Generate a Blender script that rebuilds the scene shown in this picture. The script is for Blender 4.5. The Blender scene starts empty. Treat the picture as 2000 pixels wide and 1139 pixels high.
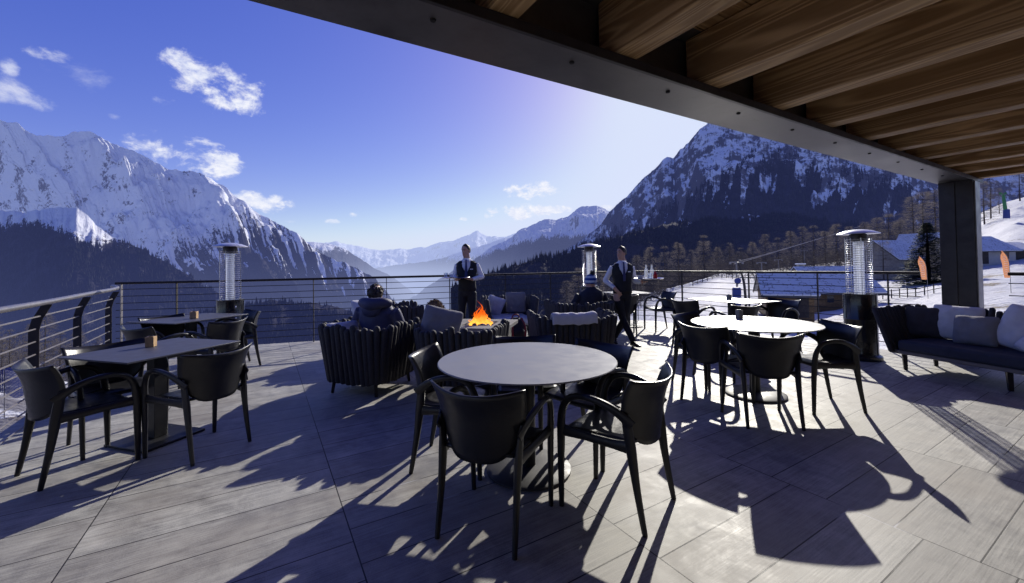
import bpy, bmesh, math, random
import numpy as np
from mathutils import Vector, Matrix, noise as mnoise
random.seed(7)
PI = math.pi
sc = bpy.context.scene
C = sc.collection
R = math.radians

# ---------------------------------------------------------------- camera
F, CX, CY, HCAM = 805.0, 1000.0, 503.0, 1.385
PITCH, ROLL = R(1.0), 0.0157
r0 = Vector((1, 0, 0)); f0 = Vector((0, math.cos(PITCH), math.sin(PITCH))); u0 = Vector((0, -math.sin(PITCH), math.cos(PITCH)))
CR = r0 * math.cos(ROLL) - u0 * math.sin(ROLL)
CU = u0 * math.cos(ROLL) + r0 * math.sin(ROLL)
CAMP = Vector((0, 0, HCAM))
cam = bpy.data.cameras.new('camera'); camo = bpy.data.objects.new('camera', cam); C.objects.link(camo)
m = Matrix((CR, CU, -f0)).transposed().to_4x4(); m.translation = CAMP
camo.matrix_world = m
cam.sensor_width = 36; cam.lens = 36 * F / 2000; cam.shift_y = -66.5 / 2000
cam.clip_start = 0.05; cam.clip_end = 90000
sc.camera = camo

def ray(px, py):
    return CR * ((px - CX) / F) + CU * (-(py - CY) / F) + f0
def at(px, py, Y):
    d = ray(px, py); return CAMP + d * (Y / d.y)
def ground(px, py, z=0.0):
    d = ray(px, py); return CAMP + d * ((z - HCAM) / d.z)
def proj(p):
    q = Vector(p) - CAMP; w = q.dot(f0)
    return (CX + F * q.dot(CR) / w, CY - F * q.dot(CU) / w)

EA = Vector((math.sin(R(59)), math.cos(R(59)), 0)); EB = Vector((-math.cos(R(59)), math.sin(R(59)), 0))
ROT_A = math.atan2(EA.y, EA.x)      # rotation that turns +X into EA

# ---------------------------------------------------------------- node helpers
class NT:
    def __init__(s, name):
        s.m = bpy.data.materials.new(name); s.m.use_nodes = True
        s.t = s.m.node_tree; s.t.nodes.clear()
        s.out = s.n('ShaderNodeOutputMaterial')
    def n(s, typ, **k):
        o = s.t.nodes.new(typ)
        for a, b in k.items():
            setattr(o, a, b)
        return o
    def l(s, a, b): s.t.links.new(a, b)
    def setv(s, sock, v):
        if hasattr(v, 'is_output') or isinstance(v, bpy.types.NodeSocket): s.l(v, sock)
        elif isinstance(v, (tuple, list)) and len(v) == 3 and sock.type == 'RGBA': sock.default_value = (*v, 1)
        else: sock.default_value = v
    def math(s, op, a, b=None, c=None, clamp=False):
        o = s.n('ShaderNodeMath', operation=op); o.use_clamp = clamp
        s.setv(o.inputs[0], a)
        if b is not None: s.setv(o.inputs[1], b)
        if c is not None: s.setv(o.inputs[2], c)
        return o.outputs[0]
    def smooth(s, v, lo, hi, a=0.0, b=1.0):
        o = s.n('ShaderNodeMapRange', interpolation_type='SMOOTHSTEP')
        s.setv(o.inputs[0], v)
        for i, q in enumerate((lo, hi, a, b)): s.setv(o.inputs[1 + i], q)
        return o.outputs[0]
    def mix(s, f, a, b, blend='MIX'):
        o = s.n('ShaderNodeMix', data_type='RGBA', blend_type=blend)
        s.setv(o.inputs[0], f); s.setv(o.inputs[6], a); s.setv(o.inputs[7], b)
        return o.outputs[2]
    def noise(s, vec, scale, detail=3, rough=.55, dist=0.0, out=0, dims='3D'):
        o = s.n('ShaderNodeTexNoise', noise_dimensions=dims)
        if vec is not None: s.l(vec, o.inputs['Vector'])
        s.setv(o.inputs['Scale'], scale); s.setv(o.inputs['Detail'], detail); s.setv(o.inputs['Roughness'], rough); s.setv(o.inputs['Distortion'], dist)
        return o.outputs[out]
    def mapping(s, vec, scale=(1, 1, 1), rot=(0, 0, 0), loc=(0, 0, 0)):
        o = s.n('ShaderNodeMapping'); s.l(vec, o.inputs[0])
        o.inputs['Location'].default_value = loc; o.inputs['Rotation'].default_value = rot; o.inputs['Scale'].default_value = scale
        return o.outputs[0]
    def obj(s): return s.n('ShaderNodeTexCoord').outputs['Object']
    def pos(s): return s.n('ShaderNodeNewGeometry').outputs['Position']
    def bump(s, h, strength=.3, dist=.01):
        o = s.n('ShaderNodeBump'); o.inputs['Strength'].default_value = strength; o.inputs['Distance'].default_value = dist
        s.l(h, o.inputs['Height']); return o.outputs[0]
    def bsdf(s, col, rough=.5, metal=0.0, normal=None, spec=.5, coat=0.0, **k):
        o = s.n('ShaderNodeBsdfPrincipled')
        s.setv(o.inputs['Base Color'], col); s.setv(o.inputs['Roughness'], rough); s.setv(o.inputs['Metallic'], metal)
        s.setv(o.inputs['Specular IOR Level'], spec); s.setv(o.inputs['Coat Weight'], coat)
        if normal is not None: s.l(normal, o.inputs['Normal'])
        for a, b in k.items(): s.setv(o.inputs[a.replace('_', ' ')], b)
        return o.outputs[0]
    def done(s, sh): s.l(sh, s.out.inputs[0]); return s.m

def simple(name, col, rough=.5, metal=0., nscale=30., namp=.15, bump=0., spec=.5, coat=0., bscale=None, **k):
    t = NT(name); o = t.obj()
    nz = t.noise(o, nscale, 4)
    c = t.mix(nz, tuple(x * (1 - namp * 1.6) for x in col), tuple(min(1, x * (1 + namp * 1.6)) for x in col))
    rr = t.smooth(t.noise(o, nscale * .4, 3), .3, .7, max(.02, rough - .07), rough + .07)
    nm = t.bump(t.noise(o, bscale or nscale * 3, 3), bump, .004) if bump else None
    return t.done(t.bsdf(c, rr, metal, nm, spec, coat, **k))

M = {}
M['chair'] = simple('black_plastic', (.018, .018, .021), .36, nscale=60, bump=.08, spec=.42)
M['base_metal'] = simple('base_metal', (.03, .03, .036), .5, bump=.05)
M['table_metal'] = simple('table_metal', (.012, .012, .014), .42, bump=.05)
M['dark_steel'] = simple('dark_steel', (.028, .024, .027), .45, metal=.2, nscale=18, namp=.25, bump=.1)
M['tube_steel'] = simple('tube_steel', (.2, .19, .2), .38, metal=.5, nscale=18)
M['wire_steel'] = simple('wire_steel', (.018, .018, .02), .6, metal=.0, nscale=18)
M['rail_dark'] = simple('rail_dark_paint', (.022, .019, .021), .62, spec=.25)
M['wire_light'] = simple('wire_light', (.24, .225, .23), .4, metal=.4, nscale=18)
M['slat'] = simple('woven_black_slat', (.036, .034, .040), .72, nscale=90, namp=.3, bump=.6, bscale=160)
M['cush_light'] = simple('light_cushion_fabric', (.66, .65, .68), .9, nscale=14, namp=.1, bump=.35, bscale=180)
M['cush_grey'] = simple('grey_cushion_fabric', (.24, .235, .25), .92, nscale=14, namp=.12, bump=.35, bscale=180)
M['cush_dark'] = simple('dark_cushion_fabric', (.055, .05, .058), .92, nscale=14, namp=.15, bump=.3, bscale=160)
M['seat_dark'] = simple('navy_seat_fabric', (.040, .044, .066), .88, nscale=12, namp=.2, bump=.3, bscale=150)
M['heater_black'] = simple('heater_black', (.008, .009, .012), .22, nscale=20, coat=.3)
M['chrome'] = simple('brushed_steel', (.68, .68, .72), .22, metal=1., nscale=25)
M['wood_block'] = simple('block_wood', (.42, .27, .13), .6, nscale=22, namp=.3)
M['skin'] = simple('skin', (.50, .29, .21), .55, nscale=25, namp=.1, Subsurface_Weight=.05)
M['white_shirt'] = simple('white_shirt', (.72, .72, .76), .85, nscale=18, namp=.08, bump=.3, bscale=30)
M['black_cloth'] = simple('black_cloth', (.010, .010, .014), .85, nscale=20, bump=.3, bscale=30)
M['navy_jacket'] = simple('navy_jacket', (.045, .050, .115), .62, nscale=8, namp=.25, bump=.5, bscale=18)
M['dark_jacket'] = simple('dark_jacket', (.014, .014, .028), .75, nscale=8, namp=.25, bump=.5, bscale=20)
M['hair_dark'] = simple('dark_hair', (.030, .021, .016), .6, nscale=60, namp=.5, bump=.8, bscale=70)
M['hair_fur'] = simple('fur_hood', (.20, .14, .10), .9, nscale=45, namp=.6, bump=1., bscale=60)
M['tie'] = simple('navy_tie', (.03, .035, .12), .6)
M['shoe'] = simple('black_shoe', (.008, .008, .01), .3)
M['bag'] = simple('black_bag_nylon', (.014, .012, .018), .7, nscale=12, namp=.3, bump=.5, bscale=25)
M['bag_red'] = simple('red_bag_trim', (.25, .02, .03), .7)
M['snow_roof'] = simple('roof_snow', (.78, .8, .86), .7, nscale=1.2, namp=.06, bump=.4, bscale=4)
M['stone'] = simple('grey_stone', (.22, .21, .2), .85, nscale=2.5, namp=.4, bump=.6, bscale=8)
M['plaster'] = simple('cream_plaster', (.45, .42, .38), .85, nscale=1.5, namp=.1)
M['house_wood'] = None
M['dark_glass'] = simple('dark_window_glass', (.02, .025, .035), .1, nscale=3)
M['slate'] = simple('slate_roof', (.06, .058, .065), .7, nscale=2, namp=.4)
M['bark'] = simple('bark', (.055, .042, .034), .9, nscale=6, namp=.4)
t_ = NT('larch_twigs'); o_ = t_.obj()
c_ = t_.mix(t_.noise(o_, .5, 3), (.17, .15, .13), (.31, .27, .225))
a_ = t_.n('ShaderNodeBsdfDiffuse'); b_ = t_.n('ShaderNodeBsdfTranslucent'); t_.l(c_, a_.inputs[0]); t_.l(c_, b_.inputs[0])
x_ = t_.n('ShaderNodeMixShader'); x_.inputs[0].default_value = .35; t_.l(a_.outputs[0], x_.inputs[1]); t_.l(b_.outputs[0], x_.inputs[2]); M['larch'] = t_.done(x_.outputs[0])
M['brush'] = simple('brushwood_twigs', (.085, .072, .064), .95, nscale=.2, namp=.45)
M['spruce'] = simple('spruce_needles', (.030, .046, .030), .9, nscale=.5, namp=.5)
t_ = NT('orange_flag_cloth'); a_ = t_.n('ShaderNodeBsdfDiffuse'); b_ = t_.n('ShaderNodeBsdfTranslucent')
for q_ in (a_, b_): q_.inputs[0].default_value = (.66, .30, .15, 1)
x_ = t_.n('ShaderNodeMixShader'); x_.inputs[0].default_value = .45; t_.l(a_.outputs[0], x_.inputs[1]); t_.l(b_.outputs[0], x_.inputs[2]); M['orange'] = t_.done(x_.outputs[0])
M['canopy_steel'] = simple('canopy_steel', (.78, .78, .80), .34, metal=.55, nscale=25)
M['black_hole'] = simple('bolt_black', (.01, .009, .009), .8)
M['white_mark'] = simple('white_print', (.8, .78, .74), .7)
M['blue_pad'] = simple('blue_pad', (.03, .05, .22), .6)
M['green_pad'] = simple('green_pad', (.05, .22, .07), .6)
M['red_drink'] = simple('red_drink', (.45, .01, .01), .12, nscale=5, Transmission_Weight=.4)
M['white_china'] = simple('white_china', (.75, .74, .72), .25)
M['hat_blue'] = None

def glass(name, col=(.9, .93, .97), rough=.03, trans=.35):
    t = NT(name)
    a = t.n('ShaderNodeBsdfTransparent'); b = t.n('ShaderNodeBsdfGlossy')
    a.inputs[0].default_value = (*col, 1); b.inputs['Roughness'].default_value = rough + .08; b.inputs[0].default_value = (.9, .92, 1, 1)
    d = t.n('ShaderNodeBsdfTranslucent'); d.inputs[0].default_value = (.8, .84, .95, 1)
    fr = t.n('ShaderNodeFresnel'); fr.inputs[0].default_value = 1.45
    mm = t.n('ShaderNodeMixShader'); t.l(t.math('ADD', fr.outputs[0], .04), mm.inputs[0]); t.l(a.outputs[0], mm.inputs[1]); t.l(b.outputs[0], mm.inputs[2])
    m2 = t.n('ShaderNodeMixShader'); m2.inputs[0].default_value = trans; t.l(mm.outputs[0], m2.inputs[1]); t.l(d.outputs[0], m2.inputs[2])
    return t.done(m2.outputs[0])
M['glass'] = glass('clear_glass', trans=.12)
M['tube_glass'] = glass('heater_glass', trans=.30)

def wood(name, c1, c2, axis_rot, sx=.35, sy=9., rough=.55, bump=.35):
    t = NT(name); o = t.pos()
    mp = t.mapping(o, rot=(0, 0, -axis_rot), scale=(1, 1, 1))
    geo = t.n('ShaderNodeNewGeometry')
    isl = geo.outputs['Random Per Island']
    off = t.n('ShaderNodeVectorMath', operation='ADD'); t.l(mp, off.inputs[0])
    cmb = t.n('ShaderNodeCombineXYZ'); t.l(t.math('MULTIPLY', isl, 37.), cmb.inputs[0]); t.l(t.math('MULTIPLY', isl, 11.), cmb.inputs[1]); t.l(cmb.outputs[0], off.inputs[1])
    w = off.outputs[0]
    mv = t.mapping(w, scale=(sx, sy * .55, sy * .55))
    fld = t.noise(mv, 1.0, 2, .5, .4)
    rings = t.math('FRACT', t.math('MULTIPLY', fld, 17.))
    ring = t.smooth(t.math('ABSOLUTE', t.math('SUBTRACT', rings, .5)), .12, .5)
    fine = t.noise(t.mapping(w, scale=(2.5, 90, 90)), 1.0, 3, .6)
    kn = t.smooth(t.noise(t.mapping(w, scale=(1.2, 4, 4)), 1., 1), .68, .78)
    v = t.math('ADD', t.math('MULTIPLY', ring, .8), t.math('MULTIPLY', fine, .45))
    c = t.mix(v, c1, c2)
    big = t.noise(t.mapping(w, scale=(.5, 1.5, 1.5)), 1., 3)
    c = t.mix(t.smooth(big, .3, .7, 0, .55), c, tuple(x * .55 for x in c1))
    c = t.mix(t.math('MULTIPLY', kn, .7), c, tuple(x * .3 for x in c1))
    c = t.mix(t.math('MULTIPLY', isl, .45), c, c1)
    return t.done(t.bsdf(c, rough, 0, t.bump(v, bump, .006), .35))
M['rafter'] = wood('stained_spruce', (.27, .15, .058), (.78, .53, .27), math.atan2(EB.y, EB.x))
M['boards'] = wood('ceiling_board_wood', (.32, .17, .07), (.70, .45, .22), ROT_A)
M['house_wood'] = wood('chalet_wood', (.10, .055, .022), (.28, .17, .07), 0, .2, 4.)

def floor_mat():
    t = NT('wood_look_tiles'); p = t.pos()
    mp = t.mapping(p, rot=(0, 0, -math.atan2(EB.y, EB.x)), loc=(.06, .38, 0))   # x along EB, y across (-EA)
    # mortar mask
    def brick(ms):
        b = t.n('ShaderNodeTexBrick'); b.offset = .37; b.offset_frequency = 2; b.squash = 1
        t.l(mp, b.inputs['Vector']); b.inputs['Scale'].default_value = 1; b.inputs['Mortar Size'].default_value = ms
        b.inputs['Mortar Smooth'].default_value = .1; b.inputs['Bias'].default_value = 0
        b.inputs['Brick Width'].default_value = .30; b.inputs['Row Height'].default_value = 1.2
        b.inputs['Color1'].default_value = (0, 0, 0, 1); b.inputs['Color2'].default_value = (1, 1, 1, 1); b.inputs['Mortar'].default_value = (.5, .5, .5, 1)
        return b
    b = brick(.0034)
    mort = b.outputs['Fac']; tone = b.outputs['Color']
    sep = t.n('ShaderNodeSeparateColor'); t.l(tone, sep.inputs[0]); tv = sep.outputs[0]
    g1 = t.noise(t.mapping(mp, scale=(26, 1.1, 1)), 1., 5, .65, .3)
    g2 = t.noise(t.mapping(mp, scale=(120, 4, 1)), 1., 3, .6)
    big = t.noise(t.mapping(mp, scale=(1.3, .8, 1)), 1., 4, .6)
    cloud = t.noise(mp, 5.5, 5, .7, .4)
    v = t.math('ADD', t.math('MULTIPLY', g1, .24), t.math('MULTIPLY', g2, .30))
    v = t.math('ADD', v, t.math('MULTIPLY', cloud, .38))
    v = t.math('ADD', v, t.math('MULTIPLY', t.noise(mp, 170, 2, .6), .20))
    c = t.mix(t.smooth(v, .38, .74), (.185, .182, .172), (.66, .65, .595))
    c = t.mix(t.math('MULTIPLY', tv, .42), c, (.17, .155, .15))
    c = t.mix(t.smooth(big, .45, .72, 0, .5), c, (.30, .265, .225))
    c = t.mix(t.smooth(t.noise(mp, .9, 5, .7, .6), .52, .66, 0, .45), c, (.13, .13, .145))
    # frost and dried salt stains
    fr = t.math('MULTIPLY', t.smooth(t.noise(mp, 2.2, 4, .7), .47, .70), t.smooth(t.noise(mp, 45, 5, .8), .56, .70))
    spk = t.smooth(t.noise(mp, 26, 2, .5), .74, .79)
    fr = t.math('MAXIMUM', fr, t.math('MULTIPLY', spk, t.smooth(cloud, .45, .6)))
    c = t.mix(t.math('MULTIPLY', fr, .75), c, (.55, .55, .58))
    jo = t.smooth(t.noise(mp, 1.1, 2), .60, .68)
    c = t.mix(mort, c, t.mix(jo, (.022, .020, .022), (.50, .50, .52)))
    ro = t.smooth(v, .3, .8, .46, .66)
    ro = t.math('ADD', ro, t.math('MULTIPLY', t.smooth(cloud, .3, .7), .08))
    h = t.math('SUBTRACT', t.math('ADD', t.math('MULTIPLY', g1, .6), t.math('MULTIPLY', g2, .4)), t.math('MULTIPLY', mort, 2.0))
    return t.done(t.bsdf(c, ro, 0, t.bump(h, .35, .003), .42))
M['floor'] = floor_mat()

def tabletop_mat(name, col, rough):
    t = NT(name); o = t.obj()
    n1 = t.noise(o, 9, 5, .65); n2 = t.noise(t.mapping(o, scale=(6, 120, 1)), 1, 3)
    c = t.mix(n1, tuple(x * .82 for x in col), tuple(x * 1.15 for x in col))
    c = t.mix(t.math('MULTIPLY', n2, .12), c, tuple(x * .6 for x in col))
    return t.done(t.bsdf(c, t.smooth(n1, .3, .7, rough - .04, rough + .06), 0, t.bump(n2, .06, .002), .5))
M['top_grey'] = tabletop_mat('grey_laminate', (.25, .25, .265), .40)
M['top_blue'] = tabletop_mat('slate_laminate', (.062, .064, .088), .5)

def hat_mat():
    t = NT('knit_stripes'); o = t.obj()
    s = t.n('ShaderNodeSeparateXYZ'); t.l(o, s.inputs[0])
    w = t.math('FRACT', t.math('MULTIPLY', t.math('ADD', s.outputs[2], t.math('MULTIPLY', t.noise(o, 40, 2), .012)), 13.))
    c = t.mix(t.smooth(w, .5, .56), (.03, .07, .25), (.45, .52, .62))
    return t.done(t.bsdf(c, .95, 0, t.bump(t.noise(o, 120, 2), .6, .005), .2))
M['hat_blue'] = hat_mat()

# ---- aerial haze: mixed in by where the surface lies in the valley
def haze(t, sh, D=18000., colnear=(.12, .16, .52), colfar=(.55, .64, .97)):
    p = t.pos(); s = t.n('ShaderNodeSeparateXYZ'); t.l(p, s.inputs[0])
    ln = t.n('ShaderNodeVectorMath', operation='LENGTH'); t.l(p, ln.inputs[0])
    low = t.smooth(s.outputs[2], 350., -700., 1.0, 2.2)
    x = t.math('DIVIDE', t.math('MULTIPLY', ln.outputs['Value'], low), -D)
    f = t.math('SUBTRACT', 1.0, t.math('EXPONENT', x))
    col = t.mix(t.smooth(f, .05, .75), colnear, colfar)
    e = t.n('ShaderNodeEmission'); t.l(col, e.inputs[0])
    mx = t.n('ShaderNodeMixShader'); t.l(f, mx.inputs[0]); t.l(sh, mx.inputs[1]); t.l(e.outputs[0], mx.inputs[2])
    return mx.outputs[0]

def mountain_mat(name, snow_lo=.45, snow_hi=.6, fs=1.0, rock=(.085, .08, .088), treeamt=1., gaps=.5, snowcol=(.90, .92, .96), nzw=.55):
    t = NT(name); p = t.pos()
    fl = t.n('ShaderNodeAttribute', attribute_name='flow'); fv = fl.outputs['Vector']
    fo = t.n('ShaderNodeAttribute', attribute_name='forest').outputs['Fac']
    g = t.n('ShaderNodeNewGeometry'); nz = t.n('ShaderNodeSeparateXYZ'); t.l(g.outputs['Normal'], nz.inputs[0])
    streak = t.noise(t.mapping(fv, scale=(22 * fs, 5 * fs, 1)), 1., 6, .68, .5)
    fine = t.noise(p, .03 * fs, 6, .75)
    mid = t.noise(p, .004 * fs, 4, .6)
    v = t.math('ADD', t.math('MULTIPLY', streak, .45), t.math('MULTIPLY', fine, .48))
    v = t.math('ADD', v, -.06)
    v = t.math('ADD', v, t.math('MULTIPLY', t.math('SUBTRACT', mid, .5), .8))
    v = t.math('ADD', v, .15)
    v = t.math('ADD', v, t.math('MULTIPLY', t.math('SUBTRACT', nz.outputs[2], .78), nzw))
    c = t.mix(t.smooth(v, snow_lo, snow_hi), rock, snowcol)
    ts = t.noise(t.mapping(fv, scale=(60 * fs, 9 * fs, 1)), 1., 4, .7)
    tf = t.noise(p, .045, 3, .8)
    tm = t.math('ADD', fo, t.math('MULTIPLY', t.math('SUBTRACT', t.math('ADD', t.math('MULTIPLY', ts, .6), t.math('MULTIPLY', tf, .5)), .55), 1.9 * treeamt))
    tm = t.math('ADD', tm, t.math('MULTIPLY', t.math('SUBTRACT', t.noise(t.mapping(fv, scale=(9 * fs, 2.2 * fs, 1), rot=(0, 0, .5)), 1., 4, .65), .5), 2.2 * gaps))
    fcol = t.mix(t.smooth(t.noise(p, .02, 4, .8), .3, .75), (.010, .011, .018), (.050, .046, .052))
    c = t.mix(t.smooth(tm, .42, .56), c, fcol)
    b = t.n('ShaderNodeBump'); b.inputs['Strength'].default_value = .7; b.inputs['Distance'].default_value = 24. / fs
    t.l(t.math('ADD', streak, fine), b.inputs['Height'])
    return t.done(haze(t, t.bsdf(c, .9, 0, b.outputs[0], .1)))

# ---------------------------------------------------------------- mesh helpers
class MB:
    def __init__(s): s.v = []; s.f = []; s.mi = []
    def add(s, vs, fs, mi=0):
        n = len(s.v); s.v.extend([tuple(q) for q in vs]); s.f.extend([tuple(n + i for i in q) for q in fs]); s.mi.extend([mi] * len(fs)); return s
    def box(s, c, d, rz=0., mat=None, mi=0):
        hx, hy, hz = d[0] / 2, d[1] / 2, d[2] / 2
        vs = [Vector((x * hx, y * hy, z * hz)) for z in (-1, 1) for y in (-1, 1) for x in (-1, 1)]
        rot = mat if mat is not None else Matrix.Rotation(rz, 3, 'Z')
        vs = [rot @ q + Vector(c) for q in vs]
        return s.add(vs, [(0, 2, 3, 1), (4, 5, 7, 6), (0, 1, 5, 4), (2, 6, 7, 3), (0, 4, 6, 2), (1, 3, 7, 5)], mi)
    def tube(s, pts, rad, n=8, cap=True, flat=1.0, smoothn=0, up=None, mi=0):
        """swept tube; rad = number or list (r or (rx, ry)); flat scales the second axis"""
        pts = [Vector(p) for p in pts]
        rads = rad if isinstance(rad, (list, tuple)) else [rad] * len(pts)
        if smoothn:
            P = [pts[0]] + pts + [pts[-1]]; q = []; rr = []
            for i in range(len(pts) - 1):
                a, b, c, d = P[i:i + 4]
                for k in range(smoothn):
                    u = k / smoothn
                    q.append(.5 * ((2 * b) + (c - a) * u + (2 * a - 5 * b + 4 * c - d) * u * u + (3 * b - 3 * c + d - a) * u ** 3))
                    ra, rb = rads[i], rads[i + 1]
                    rr.append(tuple(x + (y - x) * u for x, y in zip(ra, rb)) if isinstance(ra, (tuple, list)) else ra + (rb - ra) * u)
            q.append(pts[-1]); rr.append(rads[-1]); pts, rads = q, rr
        rings = []; prev = None
        for i, p in enumerate(pts):
            t = (pts[min(i + 1, len(pts) - 1)] - pts[max(i - 1, 0)])
            if t.length < 1e-9: t = Vector((0, 0, 1))
            t.normalize()
            if prev is None:
                a = Vector(up) if up is not None else (Vector((0, 0, 1)) if abs(t.z) < .9 else Vector((1, 0, 0)))
            else: a = prev
            a = a - t * a.dot(t)
            if a.length < 1e-6: a = t.orthogonal()
            a.normalize(); prev = a; b = t.cross(a)
            rx, ry = rads[i] if isinstance(rads[i], (tuple, list)) else (rads[i], rads[i] * flat)
            rings.append([p + a * (rx * math.cos(2 * PI * k / n)) + b * (ry * math.sin(2 * PI * k / n)) for k in range(n)])
        vs = [q for r_ in rings for q in r_]; fs = []
        for i in range(len(rings) - 1):
            for k in range(n):
                a, b = i * n + k, i * n + (k + 1) % n
                fs.append((a, b, b + n, a + n))
        if cap: fs += [tuple(range(n - 1, -1, -1)), tuple(range(len(vs) - n, len(vs)))]
        return s.add(vs, fs, mi)
    def lathe(s, prof, n=32, c=(0, 0, 0), mi=0, sx=1., sy=1.):
        vs = []; fs = []
        for r_, z in prof:
            for k in range(n):
                a = 2 * PI * k / n; vs.append((c[0] + r_ * sx * math.cos(a), c[1] + r_ * sy * math.sin(a), c[2] + z))
        for i in range(len(prof) - 1):
            for k in range(n):
                a, b = i * n + k, i * n + (k + 1) % n
                fs.append((a, b, b + n, a + n))
        if prof[0][0] > 1e-6: fs.append(tuple(range(n - 1, -1, -1)))
        if prof[-1][0] > 1e-6: fs.append(tuple(range(len(vs) - n, len(vs))))
        return s.add(vs, fs, mi)
    def ball(s, c, r_, n=12, mi=0, rot=None):
        rx, ry, rz = r_ if isinstance(r_, (tuple, list)) else (r_, r_, r_)
        vs = []; fs = []; m_ = n // 2
        for i in range(m_ + 1):
            th = PI * i / m_
            for k in range(n):
                a = 2 * PI * k / n
                q = Vector((rx * math.sin(th) * math.cos(a), ry * math.sin(th) * math.sin(a), -rz * math.cos(th)))
                if rot is not None: q = rot @ q
                vs.append(q + Vector(c))
        for i in range(m_):
            for k in range(n):
                a, b = i * n + k, i * n + (k + 1) % n
                fs.append((a, b, b + n, a + n))
        return s.add(vs, fs, mi)
    def grid(s, P, close_u=False, mi=0):
        """P[i][j] points"""
        ni, nj = len(P), len(P[0]); vs = [q for r_ in P for q in r_]
        fs = [(i * nj + j, (i + 1) * nj + j, (i + 1) * nj + j + 1, i * nj + j + 1) for i in range(ni - 1) for j in range(nj - 1)]
        return s.add(vs, fs, mi)
    def build(s, name, mat, parent=None, smooth=True, bevel=0., angle=35, mods=(), solid=0., subd=0):
        me = bpy.data.meshes.new(name); me.from_pydata(s.v, [], s.f)
        mats = mat if isinstance(mat, (list, tuple)) else [mat]
        for q in mats: me.materials.append(q)
        if len(mats) > 1: me.polygons.foreach_set('material_index', s.mi)
        bm = bmesh.new(); bm.from_mesh(me); bmesh.ops.remove_doubles(bm, verts=bm.verts, dist=1e-6)
        bmesh.ops.recalc_face_normals(bm, faces=bm.faces)
        bm.to_mesh(me); bm.free()
        if smooth:
            me.shade_smooth()
            me.set_sharp_from_angle(angle=R(angle))
        o = bpy.data.objects.new(name, me); C.objects.link(o)
        if parent is not None: o.parent = parent
        if solid: q = o.modifiers.new('s', 'SOLIDIFY'); q.thickness = solid; q.offset = 0
        if bevel:
            q = o.modifiers.new('b', 'BEVEL'); q.width = bevel; q.segments = 2; q.limit_method = 'ANGLE'; q.angle_limit = R(40)
        if subd: q = o.modifiers.new('d', 'SUBSURF'); q.levels = subd; q.render_levels = subd
        return o

def tag(o, label=None, cat=None, group=None, kind=None):
    if label: o['label'] = label
    if cat: o['category'] = cat
    if group: o['group'] = group
    if kind: o['kind'] = kind
    return o
def thing(name, label, cat, loc=(0, 0, 0), rz=0., group=None):
    o = bpy.data.objects.new(name, None); C.objects.link(o); o.location = loc; o.rotation_euler = (0, 0, rz)
    o.empty_display_size = .2
    return tag(o, label, cat, group)
def kids(o): return [c for c in bpy.data.objects if c.parent == o]
def copy_tree(o, parent=None):
    c = o.copy(); C.objects.link(c)
    if parent is not None: c.parent = parent
    for ch in kids(o): copy_tree(ch, c)
    return c
# ================================================================ TERRACE
A0 = Vector((-6.7, 6.97, 0))
def lp(t): return Vector((-4.5, 3.88, 0)) + Vector((-.552, .834, 0)) * t      # along the left rail
rail_far = [Vector(p) for p in ((-6.7, 6.97, 0), (-5.2, 7.28, 0), (-3.73, 7.74, 0), (-1.4, 8.5, 0), (.9, 9.3, 0), (2.2, 9.78, 0), (2.85, 9.9, 0), (3.3, 9.72, 0), (3.62, 9.15, 0), (4.6, 7.7, 0), (5.55, 6.35, 0), (5.83, 5.90, 0))]
def offset_poly(pts, d):
    out = []
    for i, p in enumerate(pts):
        t = (pts[min(i + 1, len(pts) - 1)] - pts[max(i - 1, 0)]).normalized()
        out.append(p + Vector((-t.y, t.x, 0)) * d)
    return out
# floor slab
edge = [lp(-9) + Vector((-.10, -.06, 0)), lp(0) + Vector((-.10, -.06, 0))] + offset_poly(rail_far, .10)[:] + [Vector((6.6, 4.9, 0)), Vector((11, -2.4, 0))]
mb = MB(); n = len(edge)
mb.add([(p.x, p.y, 0) for p in edge] + [(p.x, p.y, -.32) for p in edge], [tuple(range(n - 1, -1, -1)), tuple(range(n, 2 * n))] + [(i, (i + 1) % n, n + (i + 1) % n, n + i) for i in range(n)])
tag(mb.build('floor', M['floor'], smooth=False), 'wood grained grey stone tiles of the terrace floor', 'floor', kind='structure')

def AB(a, b, z=0.): return EA * a + EB * b + Vector((0, 0, z))
# ---- roof of the terrace: edge beam, rafters, boards
roof = thing('terrace_roof', 'timber rafter roof with a grey steel edge beam over the terrace', 'roof', (0, 0, 0))
def abbox(mb, a0, a1, b0, b1, z0, z1, mi=0):
    c = AB((a0 + a1) / 2, (b0 + b1) / 2, (z0 + z1) / 2)
    mb.box(c, (a1 - a0, b1 - b0, z1 - z0), rz=ROT_A, mi=mi)
t_ = NT('weathered_beam_steel'); o_ = t_.pos()
n1_ = t_.noise(o_, 1.3, 5, .65, .5); n2_ = t_.noise(o_, 14, 4, .7)
c_ = t_.mix(t_.smooth(n1_, .3, .7), (.105, .098, .10), (.19, .18, .185)); c_ = t_.mix(t_.smooth(n2_, .55, .75, 0, .35), c_, (.07, .06, .06))
M['beam'] = t_.done(t_.bsdf(c_, t_.smooth(n1_, .3, .7, .36, .5), .55, t_.bump(n2_, .12, .003)))
mb = MB(); abbox(mb, -7, 8.42, 1.51, 1.83, 2.40, 2.422)
abbox(mb, -7, 8.42, 1.64, 1.66, 2.4225, 2.77); abbox(mb, -7, 8.42, 1.51, 1.83, 2.771, 2.79)
eb = mb.build('edge_beam', M['beam'], roof, bevel=.003)
mb = MB()
for a in np.arange(.6, 8.3, .73):
    c = AB(a, 1.60, 2.398); mb.lathe([(0.0, -.006), (.011, -.006), (.013, 0.0), (.013, .004)], 8, c)
mb.build('bolts', M['black_hole'], eb, smooth=False)
mb = MB(); abbox(mb, -7, 8.42, 1.485, 1.505, 2.395, 2.445)
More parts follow.
